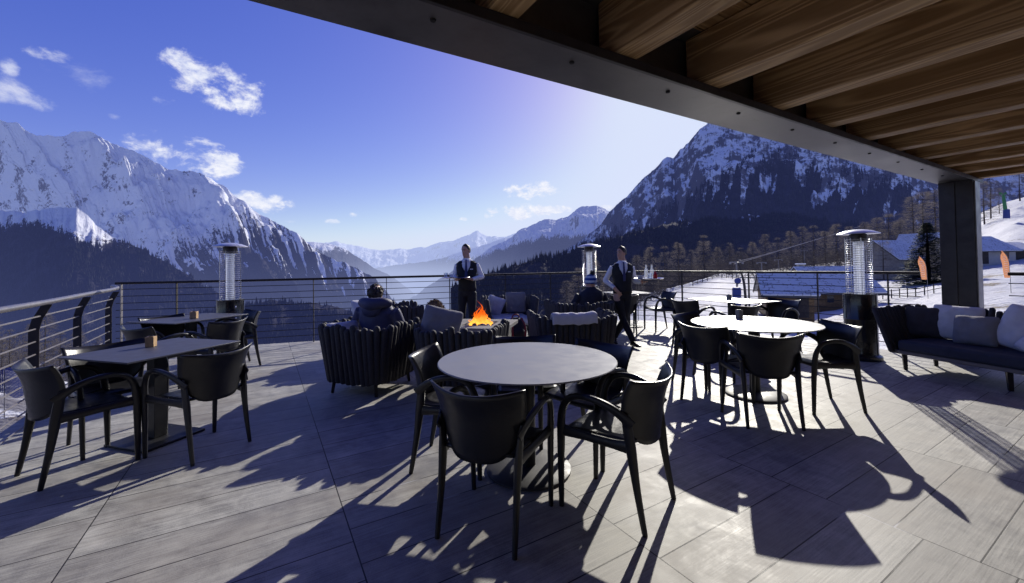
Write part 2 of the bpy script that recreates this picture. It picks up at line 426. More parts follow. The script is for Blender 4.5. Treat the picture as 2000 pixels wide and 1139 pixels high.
mb.build('beam_lip', M['dark_steel'], eb, bevel=.002)
for i, a in enumerate([-1.98, -1.24, -.5, .22, .95, 1.68, 2.41, 3.16, 3.93, 4.67, 5.40, 6.14, 6.88, 7.62, 8.36]):
    mb = MB(); abbox(mb, a - .15, a, -6.2, 1.62, 2.448, 2.77)
    mb.build('rafter', M['rafter'], roof, bevel=.010)
mb = MB()
b = -6.2
while b < 1.6:
    abbox(mb, -7, 8.40, b, b + .133, 2.773, 2.80); b += .14
abbox(mb, -7, 8.41, -6.2, 1.9, 2.804, 2.87)
mb.build('ceiling_boards', M['boards'], roof, smooth=False)
# house wall behind the camera closes the terrace
mb = MB(); abbox(mb, -9, 8.5, -4.6, -4.4, .0, 2.44)
tag(mb.build('wall', M['house_wood'], smooth=False), 'dark timber house wall behind the terrace', 'wall', kind='structure')
# column
col = thing('steel_column', 'dark steel column holding up the roof beam beside the sofa', 'column', AB(8.03, 1.64), ROT_A)
mb = MB(); mb.box((-.163, 0, 1.198), (.02, .32, 2.40)); mb.box((.163, 0, 1.198), (.02, .32, 2.40)); mb.build('flange', M['dark_steel'], col, bevel=.002)
mb = MB(); mb.box((0, 0, 1.197), (.30, .016, 2.39)); mb.build('web', M['dark_steel'], col)
mb = MB(); mb.box((-.181, .078, 1.19), (.014, .150, 2.38)); mb.build('cover_plate', M['dark_steel'], col, bevel=.002)
mb = MB(); mb.box((-.03, -.169, 1.19), (.22, .014, 2.38)); mb.build('lit_edge_strip', M['tube_steel'], col, bevel=.002)  # added strip, paler steel paints bounced light onto this side of the column
mb = MB(); mb.box((0, 0, .012), (.46, .46, .024)); mb.build('base_plate', M['dark_steel'], col)

# ---- railings
def seg_len(P):
    L = [0.]
    for a, b in zip(P, P[1:]): L.append(L[-1] + (b - a).length)
    return L
def along(P, s):
    L = seg_len(P)
    for i in range(len(P) - 1):
        if s <= L[i + 1] or i == len(P) - 2:
            u = (s - L[i]) / (L[i + 1] - L[i]); return P[i].lerp(P[i + 1], u), (P[i + 1] - P[i]).normalized()
def hit(P, px):
    """arc length where the rail passes the sight line of pixel column px (at rail height)"""
    L = seg_len(P); best = None
    for k in range(0, int(L[-1] * 100)):
        q, _ = along(P, k / 100.); x = proj(q + Vector((0, 0, 1.0)))[0]
        if best is None or abs(x - px) < best[0]: best = (abs(x - px), k / 100.)
    return best[1]
def Z(P, z): return [p + Vector((0, 0, z)) for p in P]
rf = thing('terrace_railing', 'long dark railing with a flat handrail and thin horizontal rods round the far edge', 'railing', (0, 0, 0))
mb = MB(); mb.tube(Z(rail_far, 1.175), [(.022, .030)] * len(rail_far), n=8, smoothn=5, up=(0, 0, 1)); mb.build('handrail', M['rail_dark'], rf)
for z in np.linspace(.13, 1.07, 9):
    mb = MB(); mb.tube(Z(rail_far, z), .0062, n=5, smoothn=4); mb.build('rod', M['wire_steel'], rf)
L_ = seg_len(rail_far)[-1]
for px in (237, 345, 470, 612, 755, 878, 987, 1075, 1155, 1245, 1332, 1462, 1597, 1735):
    s = hit(rail_far, px); q, t = along(rail_far, min(s, L_ - .02)); ang = math.atan2(t.y, t.x)
    mb = MB(); mb.box((q.x, q.y, .505), (.012, .05, 1.34), rz=ang); mb.build('post', M['tube_steel'] if px < 300 else M['rail_dark'], rf, bevel=.002)
rl = thing('side_railing', 'pale tubular handrail on bent flat posts with light rods along the left edge', 'railing', (0, 0, 0))
inn = Vector((.834, .552, 0))
PL = [lp(t) for t in (-7, -3.7, -1.23, 0, 1.25, 2.65)] + [Vector((-6.60, 6.68, 0))]
mb = MB(); mb.tube([p + inn * .09 + Vector((0, 0, 1.10 + .012 * max(0, i - 3))) for i, p in enumerate(PL)], .026, n=14, smoothn=3)
mb.build('handrail', M['tube_steel'], rl)
for k, z in enumerate(np.linspace(.02, .97, 9)):
    off = .0 if z < .9 else (z - .9) * .45
    mb = MB(); mb.tube([p + inn * (off + .012) + Vector((0, 0, z)) for p in PL], .0075, n=6); mb.build('rod', M['wire_light'], rl)
for t in (-3.7, -2.46, -1.23, 0, 1.25, 2.65):
    p = lp(t)
    prof = [(0, -.12), (.0, .84), (.022, .94), (.085, 1.075)]
    mb = MB(); rotp = math.atan2(inn.y, inn.x)
    d = Vector((-inn.y, inn.x, 0))
    vs = []
    for o2, z in prof:
        for w in (-.036, .036):
            for th in (-.007, .007):
                vs.append(p + inn * (o2 + w) + d * th + Vector((0, 0, z)))
    fs = []
    for i in range(3):
        a = i * 4
        fs += [(a, a + 4, a + 6, a + 2), (a + 1, a + 3, a + 7, a + 5), (a, a + 1, a + 5, a + 4), (a + 2, a + 6, a + 7, a + 3)]
    fs += [(0, 2, 3, 1), (12, 13, 15, 14)]
    mb.add(vs, fs); mb.build('post', M['dark_steel'], rl, smooth=False, bevel=.002)
PR = [Vector((6.25, 5.2, 0)), Vector((7.0, 4.0, 0)), Vector((8.3, 1.9, 0))]
rr_ = thing('end_railing', 'short railing with dark handrail beyond the steel column behind the sofa', 'railing', (0, 0, 0))
mb = MB(); mb.tube(Z(PR, 1.17), [(.022, .030)] * 3, n=8, up=(0, 0, 1)); mb.build('handrail', M['rail_dark'], rr_)
for z in np.linspace(.13, 1.05, 7):
    mb = MB(); mb.tube(Z(PR, z), .0062, n=5); mb.build('rod', M['wire_steel'], rr_)
for s in (.75, 2.0, 3.3):
    q, t = along(PR, s); mb = MB(); mb.box((q.x, q.y, .505), (.012, .05, 1.34), rz=math.atan2(t.y, t.x)); mb.build('post', M['dark_steel'], rr_)

# ================================================================ ARM CHAIR (plastic bistro chair)
def make_chair():
    t = thing('bistro_chair', 'x', 'chair')
    m_ = M['chair']
    # seat: dished slab with rounded corners
    N = 14; top = []
    def seat_pt(u, v):       # u -1..1 across, v 0..1 back to front
        w = .195 + .035 * v
        k = (abs(u) ** 3)
        x = u * w; y = -.20 + .43 * v - .02 * k * (1 if v > .5 else -1)
        z = .448 - .018 * (1 - u * u) * math.sin(PI * min(1, v * 1.1)) - .022 * max(0, v - .82) / .18 * .9
        return Vector((x, y, z))
    P = [[seat_pt(-1 + 2 * i / N, j / N) for j in range(N + 1)] for i in range(N + 1)]
    mb = MB(); mb.grid(P); mb.build('seat', m_, t, solid=.016, bevel=.0)
    # shell back
    NU, NV = 22, 12; P = []
    for i in range(NU + 1):
        u = -1 + 2 * i / NU; row = []
        for j in range(NV + 1):
            v = j / NV
            zb = .410 + .15 * abs(u) ** 4.5          # U-shaped lower edge
            zt = .785 - .028 * (1 - u * u)
            z = zb + (zt - zb) * v
            w = .215 + .048 * max(0, (z - .44) / .33) ** 1.1
            flare = -.04 * max(0, (z - .44) / .33) - .035 * max(0, (z - .62) / .15) ** 2
            y = -.235 + .115 * abs(u) ** 2.2 + flare
            row.append(Vector((u * w, y, z)))
        P.append(row)
    mb = MB(); mb.grid(P); mb.build('backrest', m_, t, solid=.012)
    # rear legs, splayed
    for s in (-1, 1):
        mb = MB(); mb.tube([(s * .230, -.158, .60), (s * .220, -.165, .53), (s * .212, -.178, .42), (s * .210, -.205, .22), (s * .212, -.245, .0)],
                [(.008, .020), (.014, .028), (.021, .029), (.017, .020), (.013, .014)], n=10, smoothn=4, up=(1, 0, 0))
        mb.build('leg', m_, t)
        # arm flows into front leg
        mb = MB(); mb.tube([(s * .226, -.195, .545), (s * .248, -.11, .612), (s * .268, -.01, .652), (s * .272, .09, .655), (s * .268, .165, .625), (s * .262, .208, .55), (s * .256, .222, .45)],
                [(.008, .030), (.016, .024), (.017, .019), (.017, .018), (.017, .020), (.018, .023), (.02, .026)], n=10, smoothn=5, up=(1, 0, 0))
        mb.build('armrest', m_, t)
        mb = MB(); mb.tube([(s * .256, .222, .452), (s * .252, .228, .30), (s * .248, .232, .0)], [(.02, .025), (.018, .022), (.014, .015)], n=10, smoothn=3, up=(1, 0, 0))
        mb.build('leg', m_, t)
        mb = MB(); mb.tube([(s * .212, -.18, .425), (s * .222, -.08, .425), (s * .238, .08, .432), (s * .254, .222, .44)], [(.015, .038), (.014, .026), (.014, .024), (.015, .036)], n=10, smoothn=4, up=(1, 0, 0))
        mb.build('seat_rail', m_, t)
    return t
chair0 = make_chair(); used = [False]
CH = [  # x, y, azimuth it faces (clockwise from +Y), label, group
 (-.115, 2.27, 22, 'nearest black plastic armchair, seen from behind in front of the near round table'),
 (.60, 2.43, -50, 'black armchair at the near round table facing left, tall flared back at right'),
 (-.43, 2.96, 97, 'black armchair at the left side of the near round table, sun on its inner back'),
 (.53, 3.02, -131, 'black armchair tucked behind the right rim of the near round table'),
 (.10, 3.30, 178, 'black armchair behind the near round table, only its top edge above the rim'),
 (2.17, 3.64, 8, 'black armchair with its back square to the viewer at the sunlit round table'),
 (2.00, 4.12, 58, 'black armchair left of the sunlit round table, second from the left there'),
 (2.16, 4.75, 146, 'black armchair on the far left side of the sunlit round table'),
 (2.92, 3.95, -88, 'black armchair right of the sunlit round table in front of the big heater'),
 (2.95, 6.78, 62, 'black armchair left of the sunlit rectangular table by the railing'),
 (4.08, 6.42, -112, 'black armchair at the right end of the sunlit rectangular table, beyond the round one'),
 (3.20, 5.95, -15, 'black armchair with its back to the viewer at the sunlit rectangular table'),
 (2.12, 7.98, 6, 'black armchair behind the walking waiter at the farthest small table'),
 (3.02, 8.45, -97, 'black armchair in profile right of the farthest small table, its shadow on the tiles'),
 (-3.09, 2.95, 27, 'black armchair at bottom left with its back to the viewer by the near rectangular table'),
 (-2.43, 3.22, -69, 'black armchair right of the near rectangular table, dark back to the viewer'),
 (-3.25, 3.38, 120, 'black armchair behind the left corner of the near rectangular table, lit inner back'),
 (-3.62, 5.02, -78, 'black armchair right of the farther rectangular table, back to the viewer'),
 (-3.95, 5.88, -140, 'black armchair behind the right end of the farther rectangular table below the heater'),
 (-4.02, 4.68, 20, 'black armchair in front of the farther rectangular table near the left railing'),
 (-4.48, 5.42, 112, 'black armchair behind the left end of the farther rectangular table, bright inner back'),
]
for x, y, az, lab in CH:
    o = chair0 if not used[0] else copy_tree(chair0)
    used[0] = True
    o.location = (x, y, 0); o.rotation_euler = (0, 0, -R(az)); tag(o, lab, 'chair', 'black plastic armchairs round the terrace tables')

# ================================================================ TABLES
def round_table(x, y, lab, rad=.60):
    t = thing('round_table', lab, 'table', (x, y, 0), 0, 'round terrace tables')
    MB().lathe([(0, .728), (rad - .02, .728), (rad, .734), (rad, .738), (rad - .004, .742), (0, .742)], 96).build('tabletop', M['top_grey'], t)
    MB().lathe([(.05, .03), (.05, .727)], 24).box((0, 0, .722), (.3, .3, .008)).build('column', M['table_metal'], t)
    MB().lathe([(.275, 0), (.285, .004), (.285, .016), (.27, .024), (.12, .034), (0, .036)], 64).build('base', M['base_metal'], t)
    return t
round_table(.09, 2.82, 'near round table with a grey top, in shade at the centre of the terrace')
round_table(2.50, 4.30, 'round table farther right whose top glares white in the sun')
def rect_table(x, y, az, w, d, lab, mat, bs=.46):
    t = thing('rectangular_table', lab, 'table', (x, y, 0), -R(az), 'rectangular terrace tables')
    MB().box((0, 0, .734), (w, d, .012)).build('tabletop', mat, t, bevel=.002)
    MB().box((0, 0, .374), (.09, .09, .706)).box((0, 0, .723), (.3, .3, .008)).build('column', M['table_metal'], t, bevel=.002)
    MB().box((0, 0, .010), (bs, bs, .018)).build('base', M['table_metal'], t, bevel=.003)
    return t
rect_table(-2.95, 3.42, 17, .78, .86, 'nearest rectangular table on the left with a wood block on its slate blue top', M['top_blue'])
rect_table(-4.33, 5.56, 16, .84, 1.0, 'second rectangular table on the left, in front of the far heater', M['top_blue'])
rect_table(3.67, 6.92, -22, .82, 1.15, 'sunlit white rectangular table by the railing behind the round one', M['top_grey'])
rect_table(2.50, 9.02, -14, .82, .8, 'small sunlit table farthest back behind the walking waiter', M['top_grey'])
def block(px, py, lab, z=.741, h=.085, w=.06, mat='wood_block', rz=.3):
    p = ground(px, py, z); t = thing('table_block', lab, 'candle block', p, rz, 'wooden candle blocks on the tables')
    MB().box((0, 0, h / 2), (w, w, h)).build('block', M[mat], t, bevel=.003)
    MB().lathe([(.018, 0), (.018, .006), (.014, .006), (.014, .003), (0, .003)], 16, (0, 0, h + .0005)).build('cup', M['dark_steel'], t)
block(295, 677, 'wood block holder on the nearest rectangular table')
block(379, 622, 'wood block holder on the second rectangular table at left', h=.09, w=.075)
block(1444, 622, 'narrow dark block holder standing on the sunlit round table', mat='stone', h=.095, w=.055)
block(1424, 585, 'small block holder on the white table by the railing', mat='stone', h=.08)

# ================================================================ HEATERS
def heater(x, y, lab, rz):
    t = thing('patio_heater', lab, 'patio heater', (x, y, 0), rz, 'mushroom patio heaters')
    MB().lathe([(.225, 0), (.23, .01), (.228, .05), (.195, .075), (.188, .10), (.188, .55), (.191, .555), (.188, .56), (.188, .885), (.192, .89), (.192, .905), (0, .906)], 48).build('body', M['heater_black'], t)
    for z in (.3, .62, .8):
        MB().ball((.188, .0, z), (.012, .012, .012), 8).ball((.188, .0, z - .02), (.006, .01, .006), 8).build('latch', M['chrome'], t)
    mb = MB()
    for z in np.linspace(.925, 1.66, 24):
        mb.tube([(.145 * math.cos(a), .145 * math.sin(a), z) for a in np.linspace(0, 2 * PI, 33)], .0034, n=5, cap=False)
    for k in range(8):
        a = 2 * PI * k / 8; mb.tube([(.149 * math.cos(a), .149 * math.sin(a), .906), (.149 * math.cos(a), .149 * math.sin(a), 1.68)], .0035, n=5)
    mb.build('guard_cage', M['chrome'], t)
    MB().lathe([(.062, .906), (.062, 1.66)], 32).build('glass_tube', M['tube_glass'], t)
    MB().lathe([(.085, 1.64), (.10, 1.65), (.10, 1.73), (.07, 1.745), (0, 1.745)], 32).build('burner', M['dark_steel'], t)
    MB().lathe([(0, 1.745), (.10, 1.744), (.235, 1.735), (.245, 1.738), (.235, 1.748), (.15, 1.783), (.06, 1.80), (0, 1.803)], 48).build('canopy', M['canopy_steel'], t)
    return t
heater(-4.48, 6.55, 'patio heater at the left railing behind the rectangular tables', -.6)
heater(1.64, 8.75, 'farthest patio heater behind the person in the bobble hat', -.9)
heater(4.86, 5.78, 'large patio heater at right beside the sofa, black body and glass tube', -.5)

# ================================================================ CUSHIONS
def pillow(name, lab, loc, w, h, th, rot, mat, cat='cushion', group='loose cushions', parent=None, seed=0):
    N = 18; rnd = random.Random(seed)
    vs = []; fs = []
    ph = rnd.random() * 6
    for side in (1, -1):
        P = []
        for i in range(N + 1):
            row = []
            for j in range(N + 1):
                u, v = -1 + 2 * i / N, -1 + 2 * j / N
                pin = .06
                x = u * w / 2 * (1 - pin * (1 - v * v)) * (1 - .09 * v ** 6); z = v * h / 2 * (1 - pin * (1 - u * u)) * (1 - .09 * u ** 6)
                f = max(0, (1 - abs(u) ** 2.6)) ** .55 * max(0, (1 - abs(v) ** 2.6)) ** .55
                wr = .12 * mnoise.noise(Vector((u * 2 + ph, v * 2, side))) + .05 * mnoise.noise(Vector((u * 5 + ph, v * 5, side)))
                row.append(Vector((x, side * th / 2 * f * (1 + wr * 2), z)))
            P.append(row)
        if side < 0: P = P[::-1]
        mb_ = MB() if side == 1 else mb_
        mb_.grid(P)
    o = mb_.build(name, M[mat], parent, angle=80, subd=1)
    o.location = loc; o.rotation_euler = rot
    if parent is None: tag(o, lab, cat, group)
    return o

# ================================================================ SLATTED ARMCHAIRS
def make_tub(seed, W=.47, D=.43):
    rnd = random.Random(seed)
    t = thing('slatted_armchair', 'x', 'armchair')
    path = []
    rc = .20
    path.append(Vector((W, D * .88, 0))); path.append(Vector((W, -D + rc, 0)))
    for a in np.linspace(0, PI / 2, 7)[1:]: path.append(Vector((W - rc + rc * math.cos(a), -D + rc - rc * math.sin(a), 0)))
    for a in np.linspace(PI / 2, PI, 7): path.append(Vector((-W + rc + rc * math.cos(a), -D + rc - rc * math.sin(a), 0)))
    path.append(Vector((-W, D * .88, 0)))
    L = seg_len(path)[-1]; nn = int(L / .064); mb = MB()
    for k in range(nn + 1):
        q, tt = along(path, L * k / nn)
        nrm = Vector((tt.y, -tt.x, 0)); 
        if nrm.dot(q) < 0: nrm = -nrm
        hgt = .755 + rnd.uniform(-.028, .028); rad = .0365 + rnd.uniform(-.002, .003)
        a = q - nrm * .075 + Vector((0, 0, .13 + rnd.uniform(-.012, .012))); b = q + nrm * .02 + Vector((rnd.uniform(-.008, .008), rnd.uniform(-.008, .008), hgt))
        d = (b - a).normalized()
        mb.tube([a, a + d * .02, a.lerp(b, .5), b - d * .03, b - d * .012, b], [(rad * .8,) * 2, (rad,) * 2, (rad * 1.03,) * 2, (rad,) * 2, (rad * .82,) * 2, (rad * .3,) * 2], n=8)
    mb.build('shell', M['slat'], t, angle=50)
    MB().box((0, .0, .20), (W * 2 - .20, D * 2 - .16, .06)).build('base_frame', M['dark_steel'], t, bevel=.01)
    for sx in (-1, 1):
        for sy in (-1, 1):
            mb = MB(); mb.tube([(sx * (W - .16), sy * (D - .13), .17), (sx * (W - .14), sy * (D - .11), 0)], [(.028, .028), (.020, .020)], n=4); mb.build('leg', M['dark_steel'], t, smooth=False)
    mb = MB(); mb.box((0, .0, .31), (W * 2 - .20, D * 2 - .14, .16)); mb.build('seat_cushion', M['cush_light'], t, bevel=.045, angle=60)
    return t
TUB = [(-1.64, 4.80, 18, 'slatted black armchair holding the person in the navy jacket, nearest on the left'),
       (-.55, 4.54, 12, 'slatted black armchair with the child and a big grey cushion, front centre'),
       (.74, 5.32, -6, 'slatted black armchair with a pale throw over its back, right of the fire'),
       (-1.95, 6.85, 70, 'slatted black armchair partly hidden behind the person in the navy jacket'),
       (-.08, 8.12, 168, 'slatted black armchair facing the viewer with two pale cushions beyond the fire'),
       (1.12, 6.98, -10, 'slatted black armchair holding the person in the bobble hat')]
for i, (x, y, az, lab) in enumerate(TUB):
    o = make_tub(i + 3, W={0: .425, 1: .40}.get(i, .47)); o.location = (x, y, 0); o.rotation_euler = (0, 0, -R(az)); tag(o, lab, 'armchair', 'slatted armchairs round the fire pit')
pillow('cushion', 'pale cushion inside the left shoulder of the nearest slatted armchair', (-1.93, 4.72, .60), .42, .36, .16, (-.3, 0, .9), 'cush_light', seed=1)
pillow('cushion', 'large grey cushion standing behind the child by the fire', (-.78, 4.45, .73), .46, .44, .17, (-.25, .25, .1), 'cush_grey', seed=2)
pillow('cushion', 'white cushion on the armchair behind the person in navy', (-2.42, 6.66, .68), .46, .40, .16, (-.3, 0, 1.2), 'cush_light', seed=3)
pillow('cushion', 'small white cushion at left on the armchair beyond the fire', (-.36, 8.22, .58), .40, .40, .15, (.25, .35, .35), 'cush_light', seed=4)
pillow('cushion', 'square grey lilac cushion upright on the armchair beyond the fire', (.06, 8.28, .63), .44, .46, .15, (.22, 0, -.15), 'cush_grey', seed=5)
# pale sheepskin-like throw over the back of the third chair
mb = MB(); P = []
for i in range(25):
    u = -1 + 2 * i / 24; row = []
    for j in range(13):
        v = j / 12; a = v * PI
        rr = .075 + .012 * mnoise.noise(Vector((u * 4, v * 4, 3)))
        drop = .03 * mnoise.noise(Vector((u * 3, 0, 7)))
        y = -rr * math.cos(a) * .9; z = rr * math.sin(a) * (.85) - (.06 if v < .12 or v > .88 else 0) + drop
        row.append(Vector((u * .27, y, z)))
    P.append(row)
mb.grid(P); th = mb.build('throw', M['cush_light'], angle=80, subd=1, solid=.02); th.location = (.72, 4.88, .735); th.rotation_euler = (0, 0, R(6)); tag(th, 'pale woolly throw folded over the slats of the armchair right of the fire', 'throw')

# fire pit
fp = thing('fire_pit', 'low dark fire pit with a pale stone top between the slatted armchairs', 'fire pit', (-.50, 6.25, 0), R(-12))
MB().box((0, 0, .235), (.80, .80, .43)).build('body', M['table_metal'], fp, bevel=.01)
mb = MB()
for s in (-1, 1): mb.box((s * .36, 0, .478), (.26, .98, .055)); mb.box((0, s * .36, .478), (.455, .26, .0548))
mb.build('stone_rim', M['stone'], fp, bevel=.004)
mb = MB(); rnd = random.Random(5)
for k in range(26): mb.ball((rnd.uniform(-.2, .2), rnd.uniform(-.2, .2), .465 + rnd.uniform(0, .03)), (rnd.uniform(.03, .05), rnd.uniform(.03, .05), .03), 8)
mb.build('lava_stones', M['stone'], fp, angle=60)
t_ = NT('flame'); o_ = t_.obj(); s_ = t_.n('ShaderNodeSeparateXYZ'); t_.l(o_, s_.inputs[0])
hgt = t_.math('ADD', s_.outputs[2], t_.math('MULTIPLY', t_.noise(o_, 9, 3), .16))
c_ = t_.mix(t_.smooth(hgt, .05, .34), (1., .50, .07), (1., .13, .008))
e_ = t_.n('ShaderNodeEmission'); t_.l(c_, e_.inputs[0]); t_.l(t_.smooth(hgt, .05, .42, 2.0, .9), e_.inputs[1])
tr_ = t_.n('ShaderNodeBsdfTransparent'); lw = t_.n('ShaderNodeLayerWeight'); lw.inputs[0].default_value = .5
mx_ = t_.n('ShaderNodeMixShader'); t_.l(t_.smooth(t_.math('ADD', lw.outputs['Facing'], t_.math('MULTIPLY', t_.noise(o_, 14, 3), .5)), .35, .95, .05, .97), mx_.inputs[0]); t_.l(e_.outputs[0], mx_.inputs[1]); t_.l(tr_.outputs[0], mx_.inputs[2])
M['flame'] = t_.done(mx_.outputs[0])
mb = MB(); rnd = random.Random(11)
for (x, y, h, w) in ((0, 0, .46, .045), (.05, .05, .36, .04), (-.07, -.02, .30, .045), (.12, -.04, .26, .038), (-.15, .04, .19, .035), (.19, .02, .17, .03), (.02, -.1, .27, .035), (-.04, .1, .36, .035), (.25, -.06, .10, .03), (-.22, -.05, .12, .03), (.08, .1, .31, .03), (-.11, .08, .25, .03), (-.02, -.05, .40, .03), (.09, .0, .33, .03), (-.18, -.08, .08, .03), (.16, .07, .2, .028)):
    pts = []; rad = []; ph = rnd.random() * 6
    for k in range(9):
        v = k / 8; pts.append((x * (1 - .25 * v) + (.02 + .05 * v) * math.sin(ph + v * 7.5), y + .03 * v * math.cos(ph + v * 5), .01 + h * v)); rad.append((w * (math.sin(PI * min(1, v * .85 + .22)) ** 1.3 + .02) * (1 - .15 * v), w * .5 * (1 - v) + .003))
    mb.tube(pts, rad, n=10, smoothn=2)
fl = mb.build('fire', M['flame'], angle=80); fl.scale = (.72, .72, .80); fl.location = (-.50, 6.25, .47); tag(fl, 'orange flames burning on the fire pit', 'fire')
# rucksack on the floor
bg = thing('rucksack', 'dark rucksack with red trim on the floor right of the fire', 'rucksack', (.05, 7.35, 0), .3)
MB().ball((0, 0, .22), (.21, .15, .235), 20).build('bag', M['bag'], bg, subd=1)
MB().ball((0, -.12, .17), (.14, .07, .12), 16).build('pocket', M['bag'], bg)
MB().tube([(-.07, .0, .44), (-.04, .0, .49), (.04, 0, .49), (.07, 0, .44)], .012, smoothn=4).build('handle', M['bag_red'], bg)
mb = MB()
for s in (-1, 1): mb.tube([(s * .09, -.05, .44), (s * .11, -.15, .34), (s * .12, -.18, .2), (s * .1, -.17, .06)], [(.006, .018)] * 4, smoothn=3)
mb.build('strap', M['bag_red'], bg)

# ================================================================ SOFA
sf = thing('slatted_sofa', 'long dark sofa with a slatted leaning end and navy seat by the column', 'sofa', (4.74, 5.27, 0), R(-74))
LEN = 3.0
mb = MB(); rnd = random.Random(4)
pth = [Vector((-.02, .0, 0)), Vector((-.02, .68, 0)), Vector((.06, .80, 0)), Vector((.2, .84, 0)), Vector((LEN, .84, 0))]
L = seg_len(pth)[-1]; nn = int(L / .062)
for k in range(nn + 1):
    q, tt = along(pth, L * k / nn); nrm = Vector((-tt.y, tt.x, 0))
    rad = .032 + rnd.uniform(-.002, .002)
    a = q - nrm * .0 + Vector((0, 0, .22 + rnd.uniform(-.01, .01))); b = q + nrm * .12 + Vector((0, 0, .755 + rnd.uniform(-.02, .02))); d = (b - a).normalized()
    if k < 14: a, b = q + Vector((.09, 0, .22 + rnd.uniform(-.01, .01))), q + Vector((-.10, 0, .76 + rnd.uniform(-.015, .015))); d = (b - a).normalized()
    mb.tube([a, a + d * .02, b - d * .03, b - d * .01, b], [(rad * .7,) * 2, (rad,) * 2, (rad,) * 2, (rad * .8,) * 2, (rad * .3,) * 2], n=8)
mb.build('shell', M['slat'], sf, angle=50)
MB().box((LEN / 2 + .02, .40, .222), (LEN - .06, .74, .045)).build('seat_frame', M['tube_steel'], sf, bevel=.006)
MB().box((LEN / 2 + .05, .38, .310), (LEN - .14, .76, .13)).build('seat_cushion', M['seat_dark'], sf, bevel=.035, angle=60)
for x in (.14, 1.05, 1.9, 2.8):
    for y in (.10, .66):
        mb = MB(); mb.tube([(x, y, .21), (x + .01, y, 0)], [(.032, .032), (.024, .024)], n=4, up=(1, 0, 0)); mb.build('leg', M['dark_steel'], sf, smooth=False)
def sofa_pt(x, y, z): return Matrix.Rotation(R(-74), 3, 'Z') @ Vector((x, y, z - .035)) + Vector((4.74, 5.27, 0))
for i, (x, y, z, w, h, th, tilt, yaw, roll, mat, lab) in enumerate([
    (.12, .54, .60, .42, .42, .19, .28, .42, .0, 'cush_dark', 'black cushion in the left corner of the sofa'),
    (.38, .62, .62, .52, .46, .20, .25, .05, .02, 'cush_light', 'wide pale cushion on the sofa partly behind the small grey one'),
    (.64, .44, .575, .42, .37, .18, .25, .0, -.04, 'cush_grey', 'small grey brown cushion in front at the middle of the sofa'),
    (1.02, .50, .635, .50, .52, .20, .35, -.06, .25, 'cush_light', 'large pale cushion tilted to the right on the sofa'),
    (1.30, .30, .55, .50, .46, .18, .75, -.2, .45, 'cush_light', 'pale cushion lying at the right edge of the photo on the sofa')]):
    o = pillow('sofa_cushion', lab, sofa_pt(x, y, z), w, h, th, (0, 0, 0), mat, group='cushions on the sofa', seed=20 + i)
    o.matrix_world = Matrix.Translation(sofa_pt(x, y, z)) @ Matrix.Rotation(R(-74) + yaw, 4, 'Z') @ Matrix.Rotation(-tilt, 4, 'X') @ Matrix.Rotation(roll, 4, 'Y')
# ================================================================ PEOPLE
def ring_loft(mb, secs, n=16):
    """secs: (center, rx, ry) horizontal elliptical rings, bottom to top"""
    vs = []; fs = []
    for c, rx, ry in secs:
        for k in range(n):
            a = 2 * PI * k / n; vs.append((c[0] + rx * math.cos(a), c[1] + ry * math.sin(a), c[2]))
    for i in range(len(secs) - 1):
        for k in range(n):
            a, b = i * n + k, i * n + (k + 1) % n; fs.append((a, b, b + n, a + n))
    fs += [tuple(range(n - 1, -1, -1)), tuple(range(len(vs) - n, len(vs)))]
    mb.add(vs, fs)
def head(mb, c, yaw, s=1.0, tilt=0.):
    """head looking along -Y turned by yaw; c = centre of the skull"""
    Rm = Matrix.Rotation(yaw, 3, 'Z') @ Matrix.Rotation(tilt, 3, 'X')
    prof = [(-.112, .022, .030, -.058), (-.105, .036, .045, -.045), (-.085, .050, .062, -.026), (-.05, .060, .078, -.010), (-.015, .068, .088, 0), (.03, .073, .095, .004), (.07, .068, .088, .008), (.098, .048, .062, .010), (.112, .018, .025, .010)]
    vs = []; fs = []; n = 18
    for z, rx, ry, oy in prof:
        for k in range(n):
            a = 2 * PI * k / n; vs.append(Rm @ Vector((rx * math.cos(a), oy + ry * math.sin(a), z)) * s + Vector(c))
    for i in range(len(prof) - 1):
        for k in range(n):
            a, b = i * n + k, i * n + (k + 1) % n; fs.append((a, b, b + n, a + n))
    fs += [tuple(range(n - 1, -1, -1)), tuple(range(len(vs) - n, len(vs)))]
    mb.add(vs, fs)
    def P(x, y, z): return Rm @ Vector((x, y, z)) * s + Vector(c)
    mb.tube([P(0, -.080, .028), P(0, -.094, .0), P(0, -.108, -.022), P(0, -.088, -.032)], [(.008,) * 2, (.010,) * 2, (.014,) * 2, (.010,) * 2], n=8)   # nose
    mb.tube([P(-.022, -.078, -.055), P(0, -.087, -.055), P(.022, -.078, -.055)], .008, n=8)      # lips
    mb.tube([P(-.045, -.070, .036), P(0, -.089, .038), P(.045, -.070, .036)], .009, n=8)      # brow
    for q in (-1, 1): mb.ball(P(q * .073, .008, -.005), (.012, .020, .032), 10, rot=Rm)
    return P
